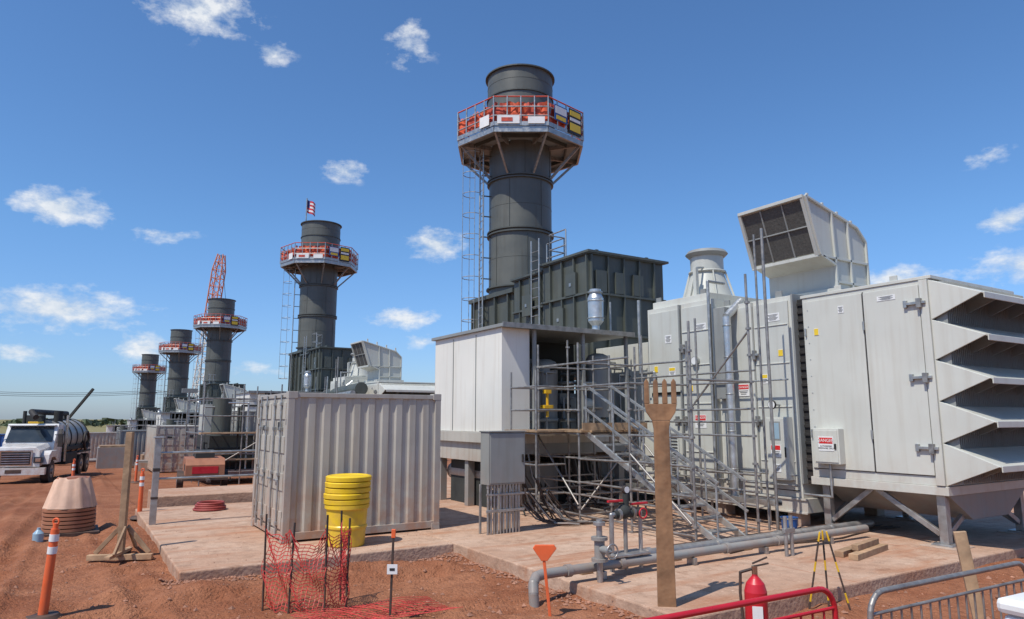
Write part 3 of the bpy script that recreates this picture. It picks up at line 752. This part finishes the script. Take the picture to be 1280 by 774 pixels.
d=O('yellow_salvage_drum')
d.part('drum').lathe((0,0,0),[(0,0),(.30,0),(.31,.02),(.325,.28),(.345,.30),(.345,.33),(.33,.35),(.345,.60),(.375,.62),(.375,.68),(.35,.69)],'yellow',36)
d.part('lids')
z=.69
for i in range(5):
    d.lathe((random.uniform(-.015,.015),random.uniform(-.015,.015),z),[(.34,0),(.385,.005),(.388,.07),(.37,.085),(.33,.095),(.3,.08),(0,.075)],'yellow',36); z+=.094
d.done((4.12,11.92,.152),bevel=0)

e=O('electrical_cabinet')
e.part('enclosure').box(6.62,7.42,11.4,11.72,1.05,2.02,'greyd').box(6.64,7.40,11.38,11.399,1.08,1.99,'greyd').box(6.6,7.44,11.36,11.74,2.021,2.04,'greyd')
e.part('handle').box(7.33,7.36,11.35,11.38,1.45,1.6,'black')
e.part('conduits')
for i in range(11):
    x=6.66+i*.068
    e.cyl((x,11.5,.157),(x,11.5,1.05),.022,'galv',n=8).cyl((x,11.5,.98),(x,11.5,1.05),.03,'galv',n=8)
    if i%2: e.cyl((x+.02,11.62,.157),(x+.02,11.62,1.05),.022,'greyd',n=8)
e.part('strut_frame').box(6.6,7.44,11.45,11.47,.55,.6,'galv').box(6.6,7.44,11.45,11.47,.85,.89,'galv')
for x in (6.6,7.42): e.box(x-.02,x+.02,11.66,11.7,.157,1.05,'galv')
e.done()
e=O('ground_cable_bundle'); e.part('cables')
for i in range(14):
    x=7.45+i*.06; pts=[(x,11.7+random.uniform(-.1,.3),.9+random.uniform(-.1,.2))]
    for k in range(1,6): pts.append((x+k*.25+random.uniform(-.05,.05),12-.1*k+random.uniform(-.1,.1),max(.18,.9-.32*k)+random.uniform(0,.04)))
    e.tube(pts,.016,random.choice(('black','greyd','black')),6)
for i in range(5):
    pts=[(9.0+k*.7,7.9+.15*i+.12*math.sin(k*1.3+i),.175) for k in range(8)]; e.tube(pts,.014,'black',6)
e.done(bevel=0)

# ---------------------------------------------------------------- pipes
pp=O('water_pipeline'); pp.part('pipes')
pp.cyl((5.25,7.65,.32),(12.3,7.65,.32),.062,'greyd',n=20)
pp.tube([(5.25,7.65,.32),(5.12,7.62,.31),(5.03,7.55,.25),(5.0,7.5,.14),(5.0,7.48,-.05)],.064,'greyd',16)
pp.cyl((7.0,8.1,.28),(13.2,8.1,.28),.075,'galv',n=20).tube([(7.0,8.1,.28),(6.9,8.1,.28),(6.85,8.1,.2),(6.85,8.1,.1)],.075,'galv',16)
pp.cyl((8.2,8.4,.25),(13.0,8.4,.25),.05,'black',n=12)
pp.part('couplings')
for x in (5.6,6.5,7.4,8.6,9.8,11.0): pp.cyl((x,7.65,.32),(x+.08,7.65,.32),.08,'greyd',n=20)
for x in (7.4,8.9,10.4,11.9): pp.cyl((x,8.1,.28),(x+.09,8.1,.28),.095,'galv',n=20)
pp.part('supports')
for x in (6.2,7.9,9.5,11.2): pp.box(x-.03,x+.03,7.57,7.73,.157,.26,'galv').box(x-.1,x+.1,7.95,8.25,.157,.2,'wood')
pp.done()
vv=O('gate_valve'); vv.part('riser').cyl((0,0,-.1),(0,0,.75),.04,'galv',n=14)
vv.part('body').cyl((0,0,.25),(0,0,.5),.07,'greyd',n=16).lathe((0,0,0),[(.0,.22),(.11,.22),(.11,.26),(.0,.26)],'greyd',20,False).lathe((0,0,0),[(.0,.49),(.11,.49),(.11,.53),(.0,.53)],'greyd',20,False).cyl((0,-.02,.38),(0,-.2,.38),.05,'greyd',n=14)
vv.lathe((0,0,0),[(.0,.68),(.08,.68),(.08,.72),(.0,.72)],'galv',20,False)
vv.part('handwheel').torus((0,-.26,.38),.09,.012,'galv',20,6,'y').cyl((0,-.2,.38),(0,-.27,.38),.015,'galv').cyl((-.09,-.26,.38),(.09,-.26,.38),.008,'galv')
vv.done((6.05,7.5,.2))
bf=O('backflow_preventer')
bf.part('pipes').tube([(-.25,0,0),(-.25,0,.75),(-.1,0,.75)],.034,'galv',12).tube([(.28,0,0),(.28,0,.75),(.15,0,.75)],.03,'galv',12)
bf.part('body').cyl((-.2,0,.75),(.25,0,.75),.055,'dark',n=16).sph((-.02,0,.78),.10,'dark',14,8).cyl((.02,0,.7),(.02,0,1.02),.045,'dark',n=12).cyl((-.14,0,.75),(-.1,0,.75),.08,'steel').cyl((.12,0,.75),(.16,0,.75),.08,'steel')
bf.part('red_handles').box(.1,.42,-.02,.02,.86,.89,'red').box(-.32,-.05,-.03,.01,.92,.95,'red').torus((.25,-.1,.75),.07,.012,'red',16,6,'y')
bf.part('gauge').cyl((.02,-.03,1.08),(.02,.03,1.08),.055,'black',n=18).cyl((.02,-.034,1.08),(.02,-.031,1.08),.045,'signw',n=18)
bf.part('stand').box(-.3,.33,-.15,.15,.2,.23,'galv').cyl((.0,0,0),(0,0,.72),.03,'steel')
bf.done((6.72,7.75,.2))
sp_=O('steel_pipe_stub'); sp_.part('pipe').cyl((0,0,0),(0,0,.6),.03,'galv').cyl((.14,0,0),(.14,0,.6),.03,'galv').box(-.05,.2,-.03,.03,.35,.42,'galv'); sp_.done((9.6,7.3,.157))
o=O('timber_dunnage'); o.part('boards').box(0,1.3,0,.14,0,.09,'wood2').box(.1,1.5,.25,.39,.0,.09,'wood').box(.3,1.2,.1,.2,.092,.18,'wood'); o.done((10.2,6.5,.157),R(12))
o=O('blue_bucket'); o.part('pail').lathe((0,0,0),[(0,.0),(.12,0),(.15,.32),(.16,.33),(.145,.33),(.12,.03)],'blue',24); o.part('bail').torus((0,0,.31),.155,.006,'galv',24,5); o.done((11.3,8.5,.157),bevel=0)

fk=O('wooden_fork_sign')
fk.part('handle').prism([(-.105,0,-.15),(.105,0,-.15),(.095,0,1.0),(.088,0,2.0),(.105,0,2.1),(-.105,0,2.1),(-.088,0,2.0),(-.095,0,1.0)],(0,.06,0),'brown')
fk.part('neck').prism([(-.105,0,2.101),(.105,0,2.101),(.17,0,2.2),(.19,0,2.3),(-.19,0,2.3),(-.17,0,2.2)],(0,.06,0),'brown')
fk.part('tines')
for k in range(4):
    x=-.19+k*.1067; fk.prism([(x,0,2.301),(x+.06,0,2.301),(x+.056,0,2.56),(x+.03,0,2.60),(x+.004,0,2.56)],(0,.06,0),'brown')
fk.done((5.93,6.15,.152),R(-38))

# ---------------------------------------------------------------- orange snow fence
sfn=O('orange_safety_fence')
sfn.part('stakes'); Q=[(2.15,9.15),(2.35,8.75),(2.72,8.55),(3.0,8.6),(3.1,9.1)]
for i,(x,y) in enumerate(Q):
    l=random.uniform(-.05,.05); sfn.cyl((x,y,-.1),(x+l,y+l*.5,1.05+random.uniform(-.05,.1)),.013,'black',n=6)
sfn.part('mesh')
for si,(a,b) in enumerate(zip(Q,Q[1:])):
    L=math.dist(a,b); n=max(3,int(L/.04)); m_=20
    def pt(i,j):
        u=i/n; z=.02+.94*j/m_; sag=(.10+.10*(si%2))*math.sin(math.pi*u)*(j/m_)
        return (a[0]+(b[0]-a[0])*u+.035*math.sin(j*.5+i*.7),a[1]+(b[1]-a[1])*u+.035*math.cos(j*.6+i*.4),z-sag+.02*math.sin(i*1.7))
    for j in range(m_+1):
        for i in range(n): sfn.beam(pt(i,j),pt(i+1,j),.004,.009,'rmesh')
    for i in range(n+1):
        for j in range(m_): sfn.beam(pt(i,j),pt(i,j+1),.007,.004,'rmesh')
for i in range(30):
    x=2.3+i*.045; a_=random.uniform(-.1,.1)
    sfn.tube([(x,8.45,.06),(x+.15+a_,8.15,.05+random.uniform(0,.03)),(x+.3,7.9+a_,.04),(x+.55,7.75,.05)],.0035,'rmesh',4)
for j in range(10):
    sfn.tube([(2.3+k*.17,8.45-j*.07+.04*math.sin(k*1.1+j),.06+.015*math.sin(k)) for k in range(11)],.0035,'rmesh',4)
sfn.done(bevel=0)

def stake(name,loc,h,tag=None,lean=0.0,m='wood',w_=.04,tipm='orange'):
    o=O(name); o.part('stake').beam((0,0,-.15),(lean,0,h*.9),w_,w_*.6,m)
    o.part('painted_tip').beam((lean,0,h*.9),(lean*1.1,0,h),w_+.02,w_*.6+.01,tipm)
    if tag: o.part('tag').box(lean-.06,lean+.06,-.03,-.024,h*.5,h*.5+.11,'signw').box(lean-.03,lean+.03,-.034,-.0305,h*.5+.04,h*.5+.07,'signb')
    o.done(loc,R(-32))
stake('survey_stake',(3.28,7.9,0),1.0,True,0.02,'black',.028)
o=O('marker_flag_stake'); o.part('stake').beam((.08,0,-.1),(0,0,.66),.035,.02,'orange')
o.part('flared_top').prism([(-.03,-.02,.64),(.04,-.02,.64),(.15,-.02,.78),(.12,-.02,.82),(-.10,-.02,.82),(-.13,-.02,.78)],(0,.04,0),'orange'); o.done((4.8,6.98,0),R(-32))
o=O('lumber_stake'); o.part('board').beam((.16,0,-.2),(-.02,0,1.28),.10,.045,'wood2',up=(0,1,0)); o.done((6.85,3.35,0),R(-50))
o=O('caution_tape_stakes')
for i,(x0,x1) in enumerate(((-.22,-.04),(.26,.04),(.02,.0))):
    o.part('stake_%d'%(i+1))
    for k in range(8):
        a=k/8;b=(k+1)/8
        o.beam((x0+(x1-x0)*a,.06*i,-.05+.95*a),(x0+(x1-x0)*b,.06*i,-.05+.95*b),.022,.022,'yel2' if k%3==1 else 'black')
o.done((7.95,5.5,0),R(-50))

def delineator(loc,lean=.0):
    o=O('traffic_delineator_post')
    o.part('base').lathe((0,0,0),[(0,.05),(.16,.05),(.2,.0)],'black',20)
    o.part('post').cyl((0,0,.03),(lean,0,1.0),.052,'orange',.045,n=18)
    o.part('reflective_bands')
    for z in (.72,.86): o.cyl((lean*z,0,z),(lean*(z+.08),0,z+.08),.051,'signw',n=18)
    o.part('top_handle').cyl((lean,0,1.0),(lean,0,1.06),.03,'orange').torus((lean,0,1.08),.035,.012,'orange',14,6,'y')
    o.done(loc,R(-32))
delineator((-.1,10.05,.0),.05); delineator((1.5,18.6,.0))
for q_ in ((.2,30),(2.5,34),(-5,35)): delineator((q_[0],q_[1],slope(q_[1])))

o=O('wooden_post_stand')
o.part('post').box(-.05,.05,-.05,.05,.05,2.05,'wood')
o.part('cross_base').box(-.5,.5,-.045,.045,.0,.09,'wood2').box(-.045,.045,-.5,.5,.092,.14,'wood2')
o.part('braces')
for s_ in (-1,1):
    o.beam((s_*.42,.07,.09),(s_*.05,.07,.52),.035,.07,'wood').beam((.07,s_*.42,.14),(.07,s_*.05,.52),.035,.07,'wood')
o.done((.85,13.4,.0),R(-25))
o=O('guard_railing')
o.part('posts').box(-.06,.06,-.06,.06,-.1,1.72,'galv').box(2.45,2.53,-.04,.04,-.1,1.5,'galv')
o.part('rails').cyl((.06,0,1.42),(3.4,0,1.42),.025,'galv').cyl((.06,0,.9),(3.4,0,.9),.025,'galv')
o.part('bands').box(-.064,.064,-.064,.064,1.05,1.12,'black').box(-.064,.064,-.064,.064,.5,.55,'black').box(-.09,.09,-.09,.09,1.72,1.75,'galv')
o.done((1.55,16.2,.15))

o=O('stacked_manhole_forms')
o.part('pallet').box(-.52,.52,-.52,.52,.0,.08,'black')
o.part('brown_rings')
z=.08
for i in range(6): o.lathe((random.uniform(-.01,.01),0,z),[(.42,0),(.46,.01),(.46,.06),(.42,.07),(.38,.07)],'clay',32); z+=.075
o.part('fluted_cone')
n=40;vv=[]
for k,(r,zz) in enumerate(((.45,z),(.43,z+.06),(.30,z+.52),(.27,z+.55))):
    for i in range(n):
        a=2*math.pi*i/n; rr_=r+(.02 if i%4<2 else -.012); vv.append((rr_*math.cos(a),rr_*math.sin(a),zz+ (.03 if i%8<4 and k==3 else 0)))
o.add(vv,[(k*n+i,k*n+(i+1)%n,(k+1)*n+(i+1)%n,(k+1)*n+i) for k in range(3) for i in range(n)],'pale',True)
o.add([vv[3*n+i] for i in range(n)],[tuple(range(n))],'clay')
o.done((.12,16.85,.0),bevel=0)
o=O('water_jug'); o.part('bottle').lathe((0,0,0),[(0,0),(.08,0),(.09,.04),(.09,.18),(.03,.25),(.03,.28),(0,.28)],'screenb',20); o.done((-.35,15.9,0),bevel=0)
o=O('coiled_hose'); o.part('coil')
for i in range(4): o.torus((random.uniform(-.03,.03),random.uniform(-.03,.03),.03+i*.045),.34-.02*i,.026,'hose',30,8)
o.done((2.9,18.0,.152),bevel=0)

o=O('fire_extinguisher')
o.part('cylinder').lathe((0,0,0),[(0,.02),(.10,.02),(.112,.06),(.112,.52),(.09,.6),(.05,.65),(.03,.67),(.025,.71)],'red',28)
o.part('valve').cyl((0,0,.69),(0,0,.77),.03,'chrome').beam((-.02,0,.76),(.14,0,.80),.025,.014,'black').beam((-.02,0,.79),(.13,0,.86),.025,.014,'black')
o.part('hose').tube([(-.02,0,.74),(-.14,0,.70),(-.15,0,.5),(-.135,0,.25)],.015,'black').cyl((-.135,0,.25),(-.135,0,.12),.024,'black')
o.part('label').box(-.05,.05,-.116,-.110,.25,.4,'signw')
o.part('wood_block').box(-.2,.2,-.15,.15,-.03,.018,'wood2')
o.done((6.05,5.0,.02),R(-45),bevel=0)

def barrier(m,loc,rot=0,bars=18,L=2.15):
    o=O('crowd_control_barrier'); r=.02; H=1.1
    o.part('frame'); c_=.16
    pts=[(0,0,.22)]
    pts+=[(c_-c_*math.cos(R(a)),0,H-c_+c_*math.sin(R(a))) for a in range(0,91,15)]
    pts+=[(L-c_+c_*math.sin(R(a)),0,H-c_+c_*math.cos(R(a))) for a in range(0,91,15)]
    pts+=[(L,0,.22)]; o.tube(pts,r,m,10); o.cyl((0,0,.22),(L,0,.22),r,m).cyl((0,0,H-.14),(L,0,H-.14),.012,m)
    o.part('bars')
    for i in range(1,bars): x=L*i/bars; o.cyl((x,0,.22),(x,0,H-.14),.008,m,n=7)
    o.part('feet')
    for x in (.3,L-.3): o.tube([(x,-.3,.02),(x,-.25,.05),(x,0,.22),(x,.25,.05),(x,.3,.02)],.016,m)
    o.done(loc,rot,bevel=0)
barrier('red',(2.47,3.22,.02),R(-2)); barrier('steel',(4.72,2.95,.0),R(-2)); barrier('steel',(6.95,2.84,.0),R(1))
barrier('steel',(9.15,2.9,.0),R(2))

o=O('white_cooler_on_stand')
o.part('cooler_body').prism([(0,0,.8),(.75,0,.8),(.78,0,1.2),(-.03,0,1.2)],(0,.42,0),'signw')
o.part('lid').box(-.05,.8,-.02,.44,1.205,1.29,'signw')
o.part('stand').box(-.1,.85,-.05,.5,.74,.79,'wood2')
for x in (-.06,.8):
    for y in (0,.44): o.box(x-.03,x+.03,y-.03,y+.03,0,.74,'wood2')
o.done((4.52,1.62,0),R(-3),bevel=.03)

# ---------------------------------------------------------------- vacuum truck
def truck(loc,rot):
    o=O('vacuum_tank_truck')
    def wheel(x,y,r=.5):
        sx=-1 if x<0 else 1
        o.part('wheels').cyl((x-.15,y,r),(x+.15,y,r),r,'black',n=28).cyl((x+sx*.151,y,r),(x+sx*.17,y,r),r*.55,'galv',n=20).cyl((x+sx*.17,y,r),(x+sx*.22,y,r),.12,'galv',n=12)
    for y in (.95,6.2,7.5):
        for x in (-1.02,1.02): wheel(x,y)
    o.part('chassis').box(-.45,.45,.3,8.6,.6,.85,'black')
    o.part('hood').prism([(-.92,.1,.75),(.92,.1,.75),(.88,.1,1.45),(.7,.15,1.6),(-.7,.15,1.6),(-.88,.1,1.45)],(0,1.5,.12),'wpaint')
    for s_ in (-1,1):
        o.prism([(s_*.88,.2,.85),(s_*.88,.3,1.25),(s_*.88,.6,1.42),(s_*.88,1.4,1.42),(s_*.88,1.65,1.1),(s_*.88,1.5,.95),(s_*.88,1.2,1.12),(s_*.88,.7,1.12),(s_*.88,.45,.85)],(s_*.34,0,0),'wpaint')
    o.part('grille').box(-.55,.55,.04,.09,.85,1.42,'black').box(-.62,.62,.07,.098,.8,1.48,'chrome')
    for k in range(5): o.box(-.53,.53,.02,.04,.9+k*.1,.93+k*.1,'chrome')
    o.part('headlights').box(-1.02,-.68,.05,.2,.92,1.18,'glass').box(.68,1.02,.05,.2,.92,1.18,'glass').box(-.95,-.75,.035,.05,.97,1.13,'chrome').box(.75,.95,.035,.05,.97,1.13,'chrome')
    o.part('bumper').box(-1.18,1.18,-.1,.12,.42,.72,'wpaint').box(-.3,.3,-.11,-.1,.5,.65,'black')
    o.part('cab').prism([(-1.02,1.55,.8),(-1.02,3.0,.8),(-1.02,3.0,2.55),(-1.02,2.15,2.6),(-1.02,1.65,1.72)],(2.04,0,0),'wpaint')
    o.part('windshield').prism([(-.92,1.66,1.78),(.92,1.66,1.78),(.85,2.08,2.48),(-.85,2.08,2.48)],(0,-.03,.015),'glass')
    for s_ in (-1,1): o.prism([(s_*1.022,1.95,1.7),(s_*1.022,2.8,1.7),(s_*1.022,2.8,2.35),(s_*1.022,2.2,2.35)],(s_*.01,0,0),'glass')
    o.part('roof_visor').box(-.95,.95,1.88,2.15,2.5,2.56,'wpaint').box(-.3,.3,2.3,2.5,2.6,2.7,'yel2')
    o.part('mirrors')
    for s_ in (-1,1): o.box(s_*1.25-.1,s_*1.25+.1,1.6,1.68,1.55,2.15,'black').cyl((s_*1.0,1.7,2.1),(s_*1.25,1.65,2.1),.02,'black')
    o.part('tank').cyl((0,3.4,1.85),(0,8.4,1.85),.95,'tank',n=32).sph((0,8.4,1.85),.94,'tank',24,12,1)
    for y in (3.6,4.8,6.0,7.2,8.2): o.torus((0,y,1.85),.96,.035,'dark',32,6,'y')
    o.part('boom').tube([(0,7.5,2.8),(0,7.5,3.1),(0,1.6,3.15),(.3,1.2,2.9)],.13,'black',12).cyl((.5,4,2.7),(.5,4,3.2),.2,'dark').box(-.6,.1,3.1,3.5,2.6,3.0,'dark').cyl((-.7,3.2,1),(-.7,3.2,3.2),.08,'dark')
    o.part('side_boxes').box(.7,1.15,3.3,5.4,.65,1.2,'dark').box(-1.15,-.7,3.3,5.4,.65,1.2,'dark').cyl((1.1,3.2,.8),(1.1,3.2,3.0),.06,'chrome')
    o.part('hose_rack').torus((1.2,6.8,1.7),.45,.07,'black',24,8,'x').box(.95,1.2,5.5,8,1.1,1.2,'dark').box(1.0,1.1,3.3,8.2,1.3,1.5,'dark')
    o.done(loc,rot,bevel=.02)
truck((-1.95,37.6,-.60),R(-13))
truck((-6.8,47,-.85),R(-10))

# ---------------------------------------------------------------- background yard
container('storage_container',6.06,2.44,2.59,'greyd','greyd').done((3.0,58,-1.2),R(2))
container('storage_container',6.06,2.44,2.59,'cont','contd').done((-1.5,72,-1.6),R(8))
container('storage_container',6.06,2.44,2.59,'cont','contd').done((6.5,44,-.75),R(90))
container('storage_container',6.06,2.44,2.59,'blue','blue').done((-9,80,-1.8),R(0))
container('storage_container',6.06,2.44,2.59,'cont','contd').done((-22,92,-2.2),R(15))
def skid(loc,rot=0):
    o=O('pump_skid_with_scaffold')
    o.part('skid').box(0,2.6,0,4,.3,.55,'greyd').box(.2,2.4,.3,3.6,.55,1.9,'dark')
    o.part('vessel').cyl((.7,.9,1.9),(.7,.9,3.4),.38,'duct',n=20).cyl((1.8,1.0,1.9),(1.8,1.0,2.9),.3,'greyd',n=20).box(.2,1.3,2,3.4,1.9,3.2,'grey2')
    o.part('scaffold')
    for x in (-.2,1.3,2.8):
        for y in (-.4,1.5,4.2):
            o.cyl((x,y,0),(x,y,3.9+random.uniform(-.4,.3)),.03,'steel',n=6)
    for z in (.5,1.2,2.0,2.7,3.4):
        for y in (-.4,1.5,4.2): o.cyl((-.2,y,z),(2.8,y,z),.025,'steel',n=6)
        for x in (-.2,1.3,2.8): o.cyl((x,-.4,z),(x,4.2,z),.025,'steel',n=6)
    o.cyl((-.2,-.45,.4),(2.8,-.45,2.2),.025,'steel')
    o.part('planks').box(-.25,2.85,-.45,.1,2.0,2.05,'wood2').box(-.25,2.85,-.45,.1,.95,1.0,'wood2')
    o.part('pipes')
    for i in range(14):
        x=random.uniform(0,2.6);y=random.uniform(-.2,1);z=random.uniform(1,3.6); o.tube([(x,y,.5),(x,y,z),(random.uniform(0,2.6),y,z)],.04,random.choice(('dark','greyd','alum')),6)
    return o.done(loc,rot,bevel=0)
s0=skid((4.6,30.5,-.35)); dup(s0,(1.5,31,-.9)); dup(s0,(-.5,55,-1.6)); dup(s0,(2.5,8,-.2))
o=O('trailer_compressor')
o.part('canopy').prism([(0,0,.55),(0,2.2,.55),(0,2.2,.95),(0,1.9,1.1),(0,.2,1.1),(0,0,.9)],(1.2,0,0),'clay')
o.part('chassis').box(-.1,1.3,-.3,2.5,.42,.52,'black').box(.6,.7,-1.2,-.3,.42,.5,'black')
o.part('wheels').cyl((-.2,1.2,.33),(0,1.2,.33),.33,'black',n=20).cyl((1.2,1.2,.33),(1.4,1.2,.33),.33,'black',n=20).cyl((-.21,1.2,.33),(-.2,1.2,.33),.17,'galv',n=14)
o.part('panels').box(-.01,-.002,.4,1.0,.7,.9,'black').box(.2,1.0,-.012,-.002,.62,.85,'red').box(.3,.9,.5,1.4,1.1,1.35,'dark').cyl((.6,1.7,1.1),(.6,1.7,1.6),.05,'dark')
o.done((3.3,25.5,-.17),R(-5))
o=O('light_plant_trailer'); o.part('box').box(0,1.4,0,2.2,.5,1.5,'white'); o.part('mast').cyl((.7,.3,1.5),(.7,.3,5),.05,'galv').box(.2,1.2,.2,.4,4.9,5.2,'greyd'); o.part('wheels').cyl((-.1,1.1,.33),(.0,1.1,.33),.33,'black',n=18).cyl((1.4,1.1,.33),(1.5,1.1,.33),.33,'black',n=18); o.part('drawbar').box(.65,.75,-1,0,.42,.5,'black'); o.done((6.0,52,-.95))
o=O('stacked_materials'); o.part('crates')
rr=random.Random(5)
for i in range(34):
    x=rr.uniform(-12,6); y=rr.uniform(46,95); z=slope(y)-.05; w_=rr.uniform(.8,2.5); h_=rr.uniform(.4,1.4); d_=rr.uniform(.8,2)
    o.box(x,x+w_,y,y+d_,z,z+h_,rr.choice(('wood2','greyd','dark','wood','cont','greyd','green')))
    o.box(x+.1,x+w_-.1,y+.1,y+d_-.1,z+h_,z+h_+.12,rr.choice(('wood','greyd','dark')))
o.part('pipes')
for i in range(8):
    y=rr.uniform(55,85); x=rr.uniform(-8,3); z=slope(y)+.25
    for k in range(4): o.cyl((x,y+k*.3,z),(x+5,y+k*.3+.6,z),.14,rr.choice(('greyd','black','galv')),n=10)
o.done(bevel=0)
o=O('overhead_pipe_rack'); o.part('pipes')
for k,r_ in enumerate((.3,.12,.1)): o.cyl((11.2-.4*k,31,3.6-k*.2),(12.4-.4*k,40,3.6-k*.2),r_,'duct' if k==0 else 'galv',n=16)
o.part('supports')
for y in (32,35,38): o.box(10.6,10.75,y,y+.15,-.6,3.2,'greyd').box(10.2,12.2,y,y+.15,3.05,3.2,'greyd')
o.done()
o=O('lattice_boom_crane')
A=Vector((16.0,119.3,-.5));B=Vector((18.3,117.5,28.2)); dd=(B-A).normalized(); s1=Vector((.85,-.53,0)); s2=dd.cross(s1).normalized(); s1=s2.cross(dd)
o.part('boom'); n=22
def cn(k,i):
    t_=k/n; w_=.75*min(1,.35+t_*6,.55+(1-t_)*5); a,b=((1,1),(1,-1),(-1,-1),(-1,1))[i]; return A.lerp(B,t_)+s1*a*w_+s2*b*w_
for k in range(n):
    m_='crane' if k>13 else 'white'
    for i in range(4):
        o.cyl(cn(k,i),cn(k+1,i),.10,m_,n=5,cap=False); o.cyl(cn(k,i),cn(k+1,(i+1)%4) if k%2 else cn(k+1,(i-1)%4),.055,m_,n=4,cap=False); o.cyl(cn(k,i),cn(k,(i+1)%4),.05,m_,n=4,cap=False)
o.part('cab').box(14,18,118,124,-1.8,.9,'crane').box(13.6,14.2,116.5,118,-1.6,.6,'glass')
o.part('crawler_tracks').box(13,14.2,116,126,-3.35,-2.0,'black').box(18,19.2,116,126,-3.35,-2.0,'black').box(14.2,18,119,123,-2.6,-1.8,'dark')
o.part('hoist_cables').cyl(B,B+Vector((1.2,-.6,-9)),.03,'black',n=4).cyl(B,Vector((16,124,.9)),.03,'black',n=4)
o.done(bevel=0)
o=O('power_line'); o.part('poles')
pl=[(-90,235,0),(-32,225,0),(18,215,0),(62,200,0)]
for x,y,_ in pl: o.cyl((x,y,-3.6),(x,y,9.8),.16,'dark',n=8).box(x-1.3,x+1.3,y-.08,y+.08,8.9,9.1,'dark')
o.part('wires')
for (a,b) in zip(pl,pl[1:]):
    for s_ in (-1.1,0,1.1):
        pts=[(a[0]+(b[0]-a[0])*k/10+s_*.3,a[1]+(b[1]-a[1])*k/10,9.2-1.0*4*(k/10)*(1-k/10)+ .4*s_) for k in range(11)]
        for p0,p1 in zip(pts,pts[1:]): o.cyl(p0,p1,.05,'dark',n=4,cap=False)
o.done(bevel=0)
o=O('mobile_crane'); o.part('carrier').box(0,2.5,0,7,.7,1.6,'yel2').box(.2,2.3,-1.2,0,.6,2.3,'wpaint').box(.35,2.15,-1.22,-1.2,1.4,2.1,'glass')
o.part('wheels')
for y in (-.6,1.5,4,6):
    for x in (.1,2.4): o.cyl((x-.15,y,.55),(x+.15,y,.55),.55,'black',n=16)
o.part('turret').box(.5,2,3,5.5,1.6,2.8,'yel2')
o.part('boom').beam((1.2,5,2.6),(4.4,2.5,7.6),.22,.25,'dark')
o.done((-2.6,90,-2.1),R(0))
M['leaf']=mat('distant_foliage',(.06,.08,.04),.9,0,.5,.15,0,0)
o=O('distant_treeline'); o.part('crowns')
random.seed(3)
for i in range(1500):
    a=R(random.uniform(-30,80)); D=random.uniform(480,700); x=math.sin(a)*D; y=math.cos(a)*D
    h=2+4*abs(noise.noise(Vector((a*14,0,0))))+random.uniform(0,1.5); r=random.uniform(2,5)
    vv=[(x+r*random.uniform(-1,1),y+r*random.uniform(-1,1),-4+random.uniform(0,h+1)) for _ in range(7)]
    o.add(vv,[(0,1,2),(1,2,3),(2,3,4),(3,4,5),(4,5,6),(5,6,0)],'leaf')
o.done(bevel=0)
print('done')
